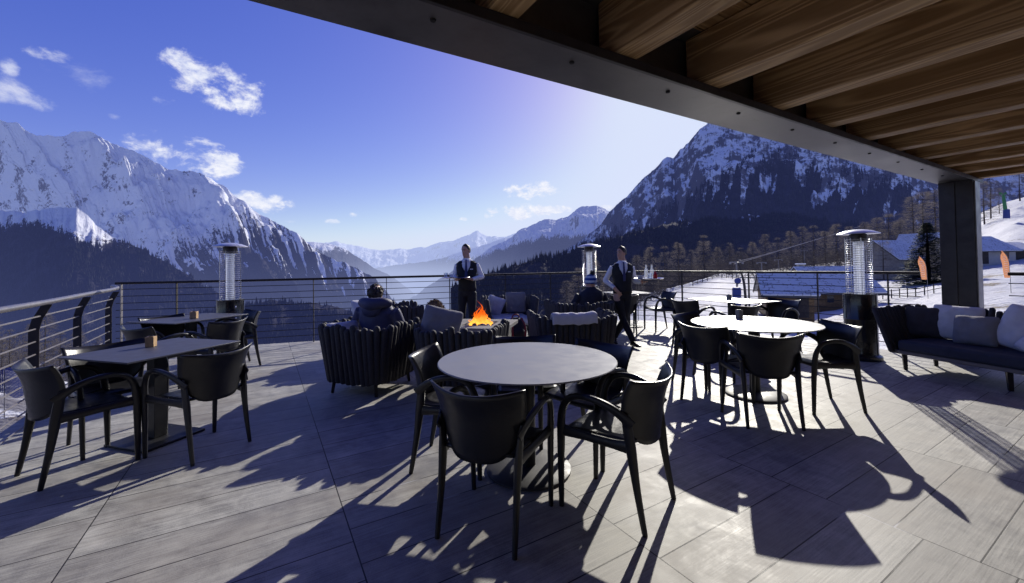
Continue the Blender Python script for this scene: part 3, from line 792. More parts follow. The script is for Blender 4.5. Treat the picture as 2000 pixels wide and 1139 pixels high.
def hand(mb, wrist, dirv, palm_n, s=1., curl=.35, side=1):
    d = Vector(dirv).normalized(); nrm = Vector(palm_n); nrm = (nrm - d * nrm.dot(d)).normalized(); w = d.cross(nrm) * side
    wr = Vector(wrist)
    mb.tube([wr - d * .01, wr + d * .03, wr + d * .09], [(.030 * s, .020 * s), (.040 * s, .018 * s), (.042 * s, .015 * s)], n=10, up=w)
    for i, (o, ln) in enumerate(((-.031, .068), (-.010, .078), (.011, .073), (.031, .056))):
        b = wr + d * .085 + w * o * s; p1 = b + d * ln * .45 + nrm * ln * .12 * curl; p2 = b + d * ln * .78 + nrm * ln * .45 * curl; p3 = b + d * ln * .98 + nrm * ln * .85 * curl
        mb.tube([b, p1, p2, p3], [(.0095,) * 2, (.009,) * 2, (.008,) * 2, (.0065,) * 2], n=7)
    b = wr + d * .03 - w * .035 * s
    mb.tube([b, b + d * .03 - w * .022 + nrm * .01, b + d * .06 - w * .028 + nrm * .025], [(.013,) * 2, (.011,) * 2, (.008,) * 2], n=7)
def fuse(name, mb, mats, classify, parent, voxel=.009, smooth_it=3):
    me = bpy.data.meshes.new('tmp'); me.from_pydata(mb.v, [], mb.f)
    bm = bmesh.new(); bm.from_mesh(me); bmesh.ops.recalc_face_normals(bm, faces=bm.faces); bm.to_mesh(me); bm.free()
    o = bpy.data.objects.new('tmp', me); C.objects.link(o)
    q = o.modifiers.new('r', 'REMESH'); q.mode = 'VOXEL'; q.voxel_size = voxel
    q = o.modifiers.new('s', 'SMOOTH'); q.iterations = smooth_it; q.factor = .5
    dg = bpy.context.evaluated_depsgraph_get(); dg.update()
    me2 = bpy.data.meshes.new_from_object(o.evaluated_get(dg)); me2.name = name
    bpy.data.objects.remove(o)
    for q in mats: me2.materials.append(q)
    me2.materials.clear()
    for q in mats: me2.materials.append(q)
    idx = [classify(p.center) for p in me2.polygons]
    me2.polygons.foreach_set('material_index', idx); me2.shade_smooth()
    o2 = bpy.data.objects.new(name, me2); C.objects.link(o2); o2.parent = parent
    return o2
def displace(o, amt, sc_):
    me = o.data
    for v in me.vertices:
        n_ = mnoise.noise_vector(v.co * sc_); v.co = v.co + n_ * amt
def leg(mb, hip, knee, ankle, toe_dir, s=1., up=None):
    h, k, a = Vector(hip), Vector(knee), Vector(ankle)
    mb.tube([h + Vector((0, 0, .03)), h.lerp(k, .35), k, k.lerp(a, .35), a.lerp(k, .08), a], [(.088 * s, .092 * s), (.083 * s, .085 * s), (.062 * s, .064 * s), (.061 * s, .066 * s), (.052 * s, .06 * s), (.055 * s, .066 * s)], n=14, smoothn=3)
def shoe(par, ankle, toe, mat='shoe'):
    a = Vector(ankle); t_ = Vector(toe).normalized(); 
    mb = MB(); b = Vector((a.x, a.y, a.z - .045))
    mb.tube([b - t_ * .075, b - t_ * .05, b + t_ * .02, b + t_ * .12, b + t_ * .19, b + t_ * .215], [(.030, .028), (.044, .036), (.044, .036), (.032, .045), (.020, .038), (.008, .02)], n=12, smoothn=3, up=(0, 0, 1))
    mb.build('shoe', M[mat], par)
def arm(mb, sh, el, wr, s=1.):
    sh, el, wr = Vector(sh), Vector(el), Vector(wr)
    mb.tube([sh, sh.lerp(el, .25), sh.lerp(el, .8), el, el.lerp(wr, .3), wr], [(.055 * s,) * 2, (.054 * s,) * 2, (.046 * s,) * 2, (.047 * s,) * 2, (.046 * s,) * 2, (.032 * s,) * 2], n=12, smoothn=2)

def waiter(lab, loc, rz, J, hairlen, face_yaw):
    t = thing('person', lab, 'person', loc, rz)
    mb = MB(); lx = J.get('lean', 0.)
    ring_loft(mb, [((0, 0, .82), .145, .10), ((0, 0, .90), .160, .115), ((0, 0, .98), .152, .112), ((0, 0, 1.06), .143, .105), ((lx * .3, 0, 1.16), .152, .110), ((lx * .6, -.005, 1.27), .170, .120), ((lx * .8, 0, 1.37), .178, .118), ((lx, .005, 1.43), .172, .100), ((lx, .01, 1.468), .120, .078), ((lx, .008, 1.50), .070, .062), ((lx, -.002, 1.55), .056, .060), ((lx, -.008, 1.60), .052, .06)], 20)
    for sh, el, wr in J['arms']: arm(mb, sh, el, wr)
    for hip, kn, an, toe in J['legs']: leg(mb, hip, kn, an, toe)
    hc = (lx + J.get('hx', 0), -.015, 1.652)
    P = head(mb, hc, face_yaw, .94, J.get('tilt', 0))
    for h_ in J['hands']: hand(mb, *h_)
    wr = [Vector(a[2]) for a in J['arms']]
    def cl(c):
        for i, a in enumerate(J['arms']):
            w_ = Vector(a[2]); d_ = (w_ - Vector(a[1])).normalized()
            if (c - w_).dot(d_) > -.005 and (c - w_).length < .24 and (c - Vector((lx, 0, c.z))).length > .12: return 0
        if c.z > 1.535: return 0
        if c.z > 1.495 and c.y < .03 : return 0 if c.z > 1.515 else 1
        if c.z < .99: return 2
        return 1
    fuse('body', mb, [M['skin'], M['white_shirt'], M['black_cloth']], cl, t, .0085, 2)
    # waistcoat
    mb = MB(); n = 40; secs = [(0, .93, .168, .124), (0, .99, .163, .121), (0, 1.06, .155, .116), (lx * .3, 1.16, .163, .121), (lx * .6, 1.27, .184, .131), (lx * .8, 1.35, .200, .128), (lx, 1.42, .196, .112), (lx, 1.468, .142, .090)]
    P_ = []
    for k in range(n + 1):
        a = -PI / 2 + .0 + 2 * PI * k / n; row = []
        fr = abs(((a + PI / 2) + PI) % (2 * PI) - PI)      # 0 at the front centre
        for (ox, z, rx, ry) in secs:
            # V neck: pull top rows down at the front; arm holes: pinch inwards at the sides
            zz = z
            if fr < .55: zz = min(z, 1.22 + .40 * fr)
            side = abs(math.cos(a))
            if z > 1.40 and side > .95: zz = min(zz, 1.415)
            row.append(Vector((ox + rx * math.cos(a), ry * math.sin(a), zz)))
        P_.append(row)
    mb.grid(P_); mb.build('waistcoat', M['black_cloth'], t, solid=.006, angle=70)
    # collar, tie, pocket square
    mb = MB()
    for s in (-1, 1): mb.add([(lx + s * .012, -.088, 1.475), (lx + s * .060, -.050, 1.515), (lx + s * .055, -.078, 1.46), (lx + s * .030, -.106, 1.43)], [(0, 1, 2, 3)])
    mb.build('collar', M['white_shirt'], t, solid=.006)
    mb = MB(); mb.tube([(lx, -.100, 1.485), (lx, -.112, 1.462)], [(.016, .010), (.012, .010)], n=8, up=(1, 0, 0)); mb.tube([(lx, -.112, 1.465), (lx * .7, -.133, 1.34), (lx * .5, -.142, 1.23), (lx * .4, -.14, 1.15)], [(.011, .005), (.020, .005), (.026, .005), (.02, .004)], n=8, smoothn=2, up=(1, 0, 0)); mb.build('tie', M['tie'], t)
    MB().box((lx * .6 + .095, -.112, 1.315), (.055, .012, .014), rz=.35).build('pocket_square', M['white_shirt'], t)
    # hair cap
    Rm = Matrix.Rotation(face_yaw, 3, 'Z')
    mb = MB(); vs = []; n = 24; P_ = []
    for i in range(13):
        th = PI * .535 * i / 12; row = []
        for k in range(n + 1):
            a = 2 * PI * k / n
            y = math.sin(a); lim = 1.0
            front = max(0, -y)
            tt = th * (1 - .52 * front ** 1.1) * (1 + .22 * max(0, y))
            rr = 1 + .09 * mnoise.noise(Vector((math.cos(a) * 4, y * 4, th * 5))) - .03 * (i / 12) ** 4
            q = Vector((.0785 * math.sin(tt) * math.cos(a) * rr, .006 + .101 * math.sin(tt) * y * rr, .010 + (.112 + .012 * front) * math.cos(tt) * rr))
            row.append(Rm @ (q * .94) + Vector(hc))
        P_.append(row)
    mb.grid(P_); mb.build('hair', M['hair_dark'], t, solid=.012, angle=80)
    mb = MB()
    for s in (-1, 1): mb.ball(P(s * .030, -.078, .014), (.012, .006, .006), 8, rot=Rm)
    mb.build('eye', M['hair_dark'], t)
    mb = MB()
    for s in (-1, 1): mb.tube([P(s * .014, -.092, .034), P(s * .032, -.088, .040), P(s * .050, -.074, .036)], [(.0045, .004)] * 3, n=6)
    mb.build('eyebrow', M['hair_dark'], t)
    MB().tube([P(-.022, -.088, -.055), P(0, -.0955, -.054), P(.022, -.088, -.055)], .0035, n=6).build('mouth', simple('lips', (.36, .13, .11), .5), t)
    mb = MB(); mb.lathe([(.162, .955), (.164, .96), (.164, .985), (.160, .99)], 32, sx=1, sy=.75); 
    for hip, kn, an, toe in J['legs']: shoe(t, an, toe)
    return t
W1 = (-.83, 7.55, 0)
waiter('waiter in black waistcoat and tie holding a tray, head bowed, standing behind the fire', W1, 0, dict(
    lean=0., hx=-.012, tilt=.12,
    arms=[((-.168, .0, 1.405), (-.235, .03, 1.17), (-.16, -.20, 1.135)), ((.168, .0, 1.405), (.275, .02, 1.17), (.11, -.20, 1.135))],
    hands=[((-.16, -.20, 1.135), (.15, -1, .06), (.0, .0, 1), 1., .2, 1), ((.11, -.20, 1.135), (-.8, -.55, .12), (0, 0, 1), 1., .4, -1)],
    legs=[((-.085, 0, .86), (-.095, -.03, .48), (-.11, .02, .085), (-.15, -1, 0)), ((.085, 0, .86), (.09, -.05, .49), (.07, -.02, .085), (.2, -1, 0))]), 0, R(-28))
W2 = (1.86, 6.98, 0)
w2 = waiter('waiter in black waistcoat walking past the tables with bottles on a tray', W2, 0, dict(
    lean=.0, hx=-.01,
    arms=[((-.168, .0, 1.405), (-.295, .06, 1.16), (-.165, -.10, 1.03)), ((.168, .0, 1.405), (.235, .02, 1.14), (.30, -.19, 1.135))],
    hands=[((-.165, -.10, 1.03), (.55, -.25, -.75), (1, .3, 0), 1., .5, 1), ((.30, -.19, 1.135), (.25, -1, .05), (0, 0, 1), 1., .15, -1)],
    legs=[((-.085, 0, .86), (-.02, -.05, .48), (.115, -.22, .10), (.25, -1, 0)), ((.085, 0, .86), (.03, .03, .46), (-.115, .16, .13), (-.15, -1, -.25))]), 0, R(-58))
w2.scale = (.94, .94, .94)
def tray(name, lab, loc, rad, rz=0.):
    t = thing('serving_tray', lab, 'tray', loc, rz)
    MB().lathe([(0, 0), (rad - .02, 0), (rad, .014), (rad - .004, .018), (rad - .022, .006), (0, .006)], 40).build('tray', M['chrome'], t)
    return t
tray('t', 'round tray held by the waiter behind the fire', (W1[0] - .15, W1[1] - .34, 1.165), .25)
def tumbler(loc, lab, h=.09, r_=.034):
    o = MB().lathe([(r_ * .8, 0), (r_, h), (r_ * .93, h), (r_ * .74, .006), (0, .006)], 16, (0, 0, 0)).build('drinking_glass', M['glass']); o.location = loc; tag(o, lab, 'glass'); return o
tumbler((W1[0] - .33, W1[1] - .36, 1.1725), 'empty glass at the left edge of the standing waiter’s tray')
cup = thing('coffee_cup', 'white cup on a saucer on the standing waiter’s tray', 'cup', (W1[0] - .24, W1[1] - .30, 1.1725))
MB().lathe([(0, 0), (.03, .001), (.06, .012), (.058, .015), (.03, .006), (0, .006)], 24).build('saucer', M['white_china'], cup)
MB().lathe([(.02, .007), (.034, .03), (.038, .06), (.035, .06), (.03, .03), (0, .012)], 20).build('bowl', M['white_china'], cup)
T2 = Vector((W2[0] + .345, W2[1] - .30, 1.118))
tray('t', 'round steel tray with bottles carried by the walking waiter', T2, .24)
def bottle(x, y, h, mat, lab, r_=.031):
    t = thing('drinks_bottle', lab, 'bottle', T2 + Vector((x, y, .0075)))
    MB().lathe([(0, 0), (r_ * .95, .0), (r_, .01), (r_, h * .52), (r_ * .8, h * .64), (r_ * .42, h * .78), (r_ * .38, h * .93), (r_ * .45, h * .94), (r_ * .45, h * .96), (0, h * .96)], 18).build('bottle', mat, t)
    MB().lathe([(r_ * .47, h * .962), (r_ * .47, h), (0, h)], 12).build('cap', M['white_china'], t)
bottle(-.02, .05, .225, M['glass'], 'clear water bottle, left of the two tall ones on the tray')
bottle(.075, .06, .225, M['glass'], 'clear water bottle, right of the two tall ones on the tray')
bottle(.10, -.03, .125, M['red_drink'], 'short bottle of red drink on the tray of the walking waiter', .034)
bw = thing('white_bowl', 'white bowl on the left side of the bottle tray', 'bowl', T2 + Vector((-.135, -.02, .0075)))
MB().lathe([(.03, 0), (.05, .012), (.078, .05), (.074, .05), (.045, .016), (0, .008)], 24).build('bowl', M['white_china'], bw)
tumbler(T2 + Vector((.0, -.07, .0075)), 'small glass in the middle of the bottle tray')

# ---- seated people
def seated(lab, loc, rz, s, jmat, arms, head_yaw, hair, hx=0, hy=0, lean=(0, 0), hz=1.14):
    t = thing('person', lab, 'person', loc, rz); t.scale = (s, s, s)
    mb = MB(); lx, ly = lean
    ring_loft(mb, [((0, .0, .40), .175, .14), ((0, 0, .50), .185, .145), ((lx * .3, ly * .3, .62), .182, .14), ((lx * .6, ly * .6, .76), .20, .15), ((lx * .85, ly * .85, .88), .215, .15), ((lx, ly, .955), .19, .125), ((lx, ly, .99), .13, .10), ((lx * 1.1, ly * 1.1, 1.02), .08, .08), ((lx * 1.15, ly * 1.2, 1.08), .06, .065)], 20)
    for a in arms: arm(mb, a[0], a[1], a[2], 1.25)
    for a in arms: hand(mb, a[2], Vector(a[2]) - Vector(a[1]), (0, 0, -1), 1, .5, 1)
    for q in (-1, 1): mb.tube([(q * .1, -.02, .43), (q * .13, -.42, .45), (q * .13, -.47, .25), (q * .13, -.46, .06)], [(.09,) * 2, (.07,) * 2, (.06,) * 2, (.05,) * 2], n=12, smoothn=3)
    hc = Vector((lx * 1.2 + hx, ly * 1.3 + hy, hz)); P = head(mb, hc, head_yaw)
    def cl(c):
        if c.z > 1.04: return 0
        for a in arms:
            if (c - Vector(a[2])).dot((Vector(a[2]) - Vector(a[1])).normalized()) > 0 and (c - Vector(a[2])).length < .22: return 0
        if c.z < .47 and c.y < -.12: return 2
        return 1
    b = fuse('body', mb, [M['skin'], M[jmat], M['black_cloth']], cl, t, .012, 3)
    displace(b, .012, 9)
    for q in (-1, 1): shoe(t, (q * .13, -.46, .085), (0, -1, 0))
    return t, hc, P
# person in navy hooded jacket, back to the viewer, reaching left: local -Y is where they look -> rotate by pi
pa, hc, P = seated('person in a navy hooded jacket with dark curly hair, seen from behind', (-1.60, 4.88, -.03), PI + R(-8), 1.0, 'navy_jacket',
    [((.2, 0, .90), (.36, -.12, .72), (.56, -.30, .66)), ((-.2, 0, .90), (-.26, -.1, .70), (-.12, -.34, .66))], R(15), None, lean=(.03, -.03), hz=1.09)
mb = MB(); rnd = random.Random(2)
mb.ball(hc + Vector((0, .012, .01)), (.084, .100, .102), 20)
for k in range(90):
    th = rnd.uniform(0, 2 * PI); ph = rnd.uniform(-.3, PI / 2); 
    q = Vector((.082 * math.cos(ph) * math.cos(th), .012 + .098 * math.cos(ph) * math.sin(th), .01 + .100 * math.sin(ph)))
    if q.y < -.05 and q.z < .05: continue
    mb.ball(hc + q, rnd.uniform(.012, .020), 6)
mb.build('hair', M['hair_dark'], pa, angle=80)
# hood hanging on the back
mb = MB(); mb.tube([(-.16, .02, .985), (-.12, .10, 1.0), (0, .15, .985), (.12, .10, 1.0), (.16, .02, .985)], [(.045, .05), (.06, .06), (.075, .075), (.06, .06), (.045, .05)], n=12, smoothn=4); mb.ball((0.02, .12, .93), (.12, .06, .10), 14)
hd = mb.build('hood', M['navy_jacket'], pa, angle=80)
# child in fur edged hood
pc, hc, P = seated('child in a furry hood peeping over the big grey cushion', (-.90, 4.80, 0), PI + R(-10), .80, 'dark_jacket',
    [((.2, 0, .90), (.25, -.1, .68), (.1, -.3, .62)), ((-.2, 0, .90), (-.25, -.1, .68), (-.1, -.3, .62))], 0, None, hz=1.10)
mb = MB(); mb.ball(hc + Vector((0, .02, .0)), (.125, .125, .13), 20)
for k in range(700):
    th = rnd.uniform(0, 2 * PI); ph = rnd.uniform(-.6, PI / 2)
    q = Vector((.122 * math.cos(ph) * math.cos(th), .02 + .122 * math.cos(ph) * math.sin(th), .128 * math.sin(ph)))
    if q.y < -.06: continue
    d = q.normalized() + Vector((rnd.uniform(-.5, .5), rnd.uniform(-.5, .5), rnd.uniform(-.6, .2)))
    mb.tube([hc + q * .97, hc + q + d * .022], [(.007, .007), (.002, .002)], n=4)
mb.build('fur_hood', M['hair_fur'], pc, angle=80)
# person in bobble hat
pb, hc, P = seated('person in a dark jacket and a blue and white bobble hat, seen from behind', (1.34, 7.05, -.05), PI + R(6), 1.0, 'dark_jacket',
    [((.2, 0, .90), (.33, -.05, .68), (.40, -.28, .62)), ((-.2, 0, .90), (-.31, -.08, .68), (-.36, -.3, .62))], R(40), None, hz=1.12)
mb = MB(); mb.lathe([(.098, -.03), (.102, -.02), (.103, .02), (.100, .05), (.085, .09), (.055, .12), (.02, .135), (0, .137)], 28, hc, sy=1.12)
hat = mb.build('bobble_hat', M['hat_blue'], pb)
mb = MB(); pc_ = hc + Vector((-.02, .03, .155)); mb.ball(pc_, .032, 12)
for k in range(110):
    d = Vector((rnd.gauss(0, 1), rnd.gauss(0, 1), rnd.gauss(0, 1))).normalized(); mb.tube([pc_ + d * .025, pc_ + d * .05], [(.006, .006), (.002, .002)], n=4)
mb.build('pompom', M['dark_jacket'], hat)
# ================================================================ LANDSCAPE
TX = [-400, 0, 250, 600, 900, 1150, 1300, 1400, 1550, 1750, 1900, 2000, 2400]
TY = [10, 14, 20, 30, 45, 70, 110, 160, 260]
TP = np.array([
 [1000, 900, 820, 760, 720, 700, 700, 710, 720],
 [980, 880, 790, 740, 722, 730, 740, 750, 760],
 [980, 900, 830, 790, 770, 770, 775, 780, 780],
 [980, 900, 860, 830, 800, 790, 780, 780, 780],
 [950, 880, 830, 790, 770, 750, 740, 740, 740],
 [880, 800, 740, 690, 650, 630, 625, 625, 630],
 [830, 740, 670, 625, 597, 577, 570, 577, 600],
 [800, 710, 645, 605, 572, 553, 541, 540, 545],
 [790, 720, 680, 650, 612, 572, 545, 530, 520],
 [780, 700, 660, 622, 582, 549, 528, 512, 500],
 [760, 690, 640, 592, 552, 525, 505, 470, 420],
 [760, 690, 630, 580, 541, 511, 470, 420, 380],
 [760, 690, 600, 550, 500, 450, 400, 360, 340]], float)
def terr(X, Y):
    Yc = min(max(Y, 10.), 259.9)
    px = min(max(CX + F * X / max(Y, 10.), -399), 2399)
    i = max(0, min(len(TX) - 2, int(np.searchsorted(TX, px) - 1))); u = (px - TX[i]) / (TX[i + 1] - TX[i]); u = u * u * (3 - 2 * u) * .5 + u * .5
    j = max(0, min(len(TY) - 2, int(np.searchsorted(TY, Yc) - 1))); v = (math.log(Yc) - math.log(TY[j])) / (math.log(TY[j + 1]) - math.log(TY[j]))
    py = (TP[i, j] * (1 - u) + TP[i + 1, j] * u) * (1 - v) + (TP[i, j + 1] * (1 - u) + TP[i + 1, j + 1] * u) * v
    H = 517 - .0157 * (px - 1000)
    z = HCAM + (H - py) / F * Yc
    if Y > 259: z -= (Y - 259) * .35
    return max(z, -760.)
def tz(X, Y):
    k = min(1, max(0, Y - 8) / 15)
    return terr(X, Y) + k * (.16 * mnoise.noise(Vector((X * .3, Y * .3, 0))) + .30 * mnoise.noise(Vector((X * .08, Y * .08, 3))) + .07 * mnoise.noise(Vector((X * .9, Y * .9, 6)))) + min(1, max(0, Y - 55) / 60) * (1.5 * mnoise.noise(Vector((X * .045, Y * .045, 9))) + .8 * mnoise.noise(Vector((X * .14, Y * .14, 2))) + .3 * mnoise.noise(Vector((X * .4, Y * .4, 2))))
def axis(lo, hi, step, grow, far):
    a = list(np.arange(lo, hi, step)); s = step; x = a[-1]
    while x < far: s *= grow; x += s; a.append(x)
    s = step; x = a[0]
    while x > -far: s *= grow; x -= s; a.insert(0, x)
    return a
gx = axis(-14, 90, .5, 1.09, 60000.); gy = axis(4, 90, .5, 1.09, 60000.)
verts = []; 
for Y in gy:
    for X in gx:
        z = tz(X, Y) if Y > 3 else terr(X, 10) - max(0, 3 - Y) * .0
        far_ = max(abs(X), abs(Y))
        if far_ > 1500: z = -760. if far_ > 3000 else z + (-760. - z) * (far_ - 1500) / 1500
        if Y > -20: pass
        verts.append((X, Y, min(z, -1.0 if (abs(X) < 9 and Y < 11) else 1e9)))
nx = len(gx); faces = [(j * nx + i, j * nx + i + 1, (j + 1) * nx + i + 1, (j + 1) * nx + i) for j in range(len(gy) - 1) for i in range(nx - 1)]
t_ = NT('piste_snow'); p_ = t_.pos()
n1 = t_.noise(p_, .35, 5, .65); n2 = t_.noise(p_, 3.5, 4, .65)
tr = t_.noise(t_.mapping(p_, rot=(0, 0, .5), scale=(.25, 3.2, 1)), 1., 3, .6)
c = t_.mix(n1, (.46, .47, .52), (.70, .71, .75))
patch = t_.smooth(t_.math('ADD', t_.noise(p_, .12, 4, .7), t_.math('MULTIPLY', n2, .25)), .72, .80)
c = t_.mix(patch, c, (.16, .125, .09))
sp = t_.n('ShaderNodeSeparateXYZ'); t_.l(p_, sp.inputs[0])
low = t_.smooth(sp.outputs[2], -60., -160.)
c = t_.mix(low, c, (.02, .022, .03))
lf = t_.math('MULTIPLY', t_.smooth(sp.outputs[0], -4., -9.), t_.smooth(t_.math('ADD', t_.noise(p_, .25, 4, .7), t_.math('MULTIPLY', n2, .2)), .5, .62))  # dark patches painted on the left slope in place of shade on the snow
c = t_.mix(t_.math('MULTIPLY', lf, .85), c, (.10, .09, .10))
h = t_.math('ADD', t_.math('MULTIPLY', n1, .6), t_.math('ADD', t_.math('MULTIPLY', n2, .25), t_.math('MULTIPLY', tr, .3)))
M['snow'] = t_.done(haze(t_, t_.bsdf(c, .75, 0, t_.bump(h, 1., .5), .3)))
me = bpy.data.meshes.new('ground'); me.from_pydata(verts, [], faces); me.materials.append(M['snow']); me.shade_smooth()
o = bpy.data.objects.new('ground', me); C.objects.link(o); tag(o, 'snowy ground falling away round the terrace to the valley', 'ground', kind='structure')

# ---- mountains
def fbm(x, y, z, oc=5, lac=2.1, gain=.5):
    return mnoise.fractal(Vector((x, y, z)), 1.0 - 0, lac, oc) if False else sum((gain ** k) * mnoise.noise(Vector((x * lac ** k, y * lac ** k, z + 7.3 * k))) for k in range(oc))
def ridged(x, y, z, oc=5, lac=2.07, gain=.55):
    s = 0; a = 1; n_ = 0
    for k in range(oc):
        s += a * (1 - 2 * abs(mnoise.noise(Vector((x * lac ** k, y * lac ** k, z + 3.1 * k))))); n_ += a; a *= gain
    return s / n_
def interp(pts, x, k):
    xs = [p[0] for p in pts]; return float(np.interp(x, xs, [p[k] for p in pts]))
FORESTS = {}
def mountain(name, lab, ctrl, L, slope, mat, nu=420, nv=150, jag=2.5, relief=.16, gscale=1., forest=None, vexp=1.35, gap=0., skew=0., iso=0., spur=0., seed=0., back=.5, bottom=None, concave=0.):
    """ctrl: (px, py, depth) along the crest. The slope runs from the crest towards the viewer over L metres."""
    x0, x1 = ctrl[0][0], ctrl[-1][0]
    verts = []; flow = []; fo = []
    vs_ = [-.30, -.18, -.10, -.05, -.02] + [((j / nv) ** vexp) for j in range(nv + 1)]
    arc = 0; prev = None; RS = Matrix.Rotation(skew, 3, 'Z')
    for i in range(nu + 1):
        px = x0 + (x1 - x0) * i / nu
        dep = interp(ctrl, px, 2); py = interp(ctrl, px, 1)
        py += jag * fbm(px * .02, seed, 1.7, 6, 2.1, .62)
        P = at(px, py, dep)
        dv = Vector((P.x, P.y, 0)); dist = dv.length; dv /= dist
        if prev is not None: arc += (P - prev).length
        prev = P.copy(); dv = RS @ dv
        zdrop = L * slope
        for v in vs_:
            s = v * L
            if v < 0:
                q = P - dv * s; z = P.z + s * back
            else:
                q = P - dv * s
                prof = v * (1 + concave) - concave * v * v
                z = P.z - zdrop * prof
                a_ = arc / (520. * gscale) + seed * 5 + v * spur
                rg = ridged(a_, s / (2300. * gscale), seed, 5)
                rg2 = fbm(q.x / (260. * gscale), q.y / (260. * gscale), P.z / 300. + z / 300., 5, 2.1, .55)
                env = min(1, v / .10) ; env = env * env * (3 - 2 * env)
                z += env * relief * L * ((rg - .45) * (.42 - .14 * iso) + rg2 * (.16 + .20 * iso))
                z += relief * L * .012 * fbm(q.x / 40., q.y / 40., z / 40., 3) * min(1, v / .02)
            verts.append((q.x, q.y, z)); flow.append((arc / 1000., s / 1000., 0.))
            if forest:
                X_, Y_ = proj((q.x, q.y, z)); ty = np.interp(X_, forest[0], forest[1])
                ff = .5 + (Y_ - ty) / forest[2]
                if gap:
                    ff = min(ff, 1.25); g_ = fbm(arc / 48. + s / 200., s / 210., seed, 5); ff -= gap * (max(0, g_ - .10) * 4.) * max(0., min(1., 1.35 - (Y_ - ty) / 90.)) if gap < 1.5 else 0
                fo.append(max(0., min(1., ff)) if v >= 0 else 0.)
            else: fo.append(0.)
    nr = len(vs_); faces = [(i * nr + j, i * nr + j + 1, (i + 1) * nr + j + 1, (i + 1) * nr + j) for i in range(nu) for j in range(nr - 1)]
    me = bpy.data.meshes.new(name); me.from_pydata(verts, [], faces); me.materials.append(mat); me.shade_smooth()
    a = me.attributes.new('flow', 'FLOAT_VECTOR', 'POINT'); a.data.foreach_set('vector', np.array(flow, dtype=np.float32).ravel())
    a = me.attributes.new('forest', 'FLOAT', 'POINT'); a.data.foreach_set('value', np.array(fo, dtype=np.float32))
    # make sure faces look up
    if me.polygons[nr * 3 + 8].normal.z < 0: me.flip_normals()
    o = bpy.data.objects.new(name, me); C.objects.link(o); tag(o, lab, 'mountain', kind='structure')
    FORESTS[name] = (verts, fo, nr, nu)
    return o
MA = mountain_mat('snow_rock_left', .32, .41, 1.6, rock=(.16, .15, .17), nzw=.16)
MR = mountain_mat('snow_rock_right', .40, .55, 3.6, treeamt=1.1, gaps=.1, rock=(.12, .115, .125))
MS = mountain_mat('snow_under_spur_forest', .40, .50, 2.2, treeamt=1.1, gaps=.1, rock=(.12, .115, .125))
MF = mountain_mat('snow_rock_far', .34, .46, .45, rock=(.13, .13, .16))
mountain('mountain_left', 'broad snowy mountain falling to the right at the left of the photo',
  [(-1500, 330, 3600), (-900, 300, 3600), (-500, 290, 3600), (-300, 250, 3600), (-120, 205, 3500), (0, 236, 3400), (30, 241, 3400), (60, 260, 3400), (85, 268, 3400), (118, 270, 3400), (145, 255, 3450), (170, 257, 3450), (195, 268, 3450), (240, 288, 3500), (270, 302, 3500), (300, 319, 3500), (350, 331, 3550), (380, 336, 3600), (400, 342, 3600), (425, 354, 3700), (450, 371, 3700), (470, 390, 3700), (500, 413, 3750), (540, 436, 3800), (580, 456, 3800), (620, 486, 3900), (660, 508, 3900), (700, 523, 3950), (735, 546, 4000), (775, 590, 4000), (830, 680, 4000)],
  2500, .80, MA, nu=950, nv=240, jag=6, relief=.19, gscale=1.2, skew=.46, iso=1., gap=1.0, forest=([-400, 0, 100, 200, 300, 390, 480, 560, 640, 760], [430, 450, 450, 500, 505, 470, 430, 445, 480, 510], 110), spur=.9, seed=1.3, concave=.35)
mountain('forest_shoulder_left', 'dark wooded shoulder in front of the snowy mountain at left',
  [(-500, 440, 2100), (-200, 425, 2050), (0, 408, 2000), (50, 412, 2000), (110, 402, 2000), (150, 408, 2000), (200, 446, 2000), (240, 470, 2000), (300, 503, 2000), (350, 528, 2000), (400, 556, 2000), (470, 590, 2000), (560, 640, 2000), (650, 720, 2000)],
  1250, .78, MA, nu=420, nv=150, jag=7, relief=.10, gscale=.6, forest=([-400, 0, 60, 120, 160, 200, 230, 400], [445, 440, 432, 448, 470, 476, 470, 500], 45), spur=.8, seed=4.1)
mountain('near_slope_left', 'dark forested slope below the terrace on the left',
  [(100, 760, 1000), (250, 690, 1100), (400, 610, 1250), (520, 588, 1400), (640, 592, 1500), (720, 612, 1550), (790, 650, 1600), (860, 720, 1600)],
  500, .6, MA, nu=200, nv=60, jag=6, relief=.08, gscale=.4, forest=([0, 2000], [300, 300], 40), seed=2.2)
mountain('valley_side_left', 'hazy blue valley side closing the view down the valley',
  [(520, 476, 8000), (600, 474, 8000), (640, 476, 8200), (670, 486, 8300), (700, 505, 8500), (730, 522, 8800), (765, 540, 9000), (800, 566, 9500), (850, 610, 9500)],
  3500, .45, MF, nu=200, nv=60, jag=3, relief=.08, gscale=2.5, forest=([0, 2000], [488, 488], 30), seed=6.2)
mountain('far_range', 'distant white peaks at the head of the valley',
  [(560, 480, 19000), (610, 472, 19000), (632, 476, 19000), (660, 472, 19000), (690, 480, 19500), (720, 486, 20000), (760, 489, 20500), (800, 486, 21000), (830, 484, 21000), (862, 473, 20500), (885, 470, 20000), (905, 463, 20000), (920, 456, 20000), (932, 449, 20000), (942, 456, 20000), (960, 464, 20000), (985, 463, 19500), (1040, 445, 19000), (1120, 440, 19000), (1250, 440, 19000)],
  5500, .42, MF, nu=420, nv=80, jag=4, relief=.13, gscale=4.2, forest=([0, 2000], [560, 560], 70), seed=7.7)
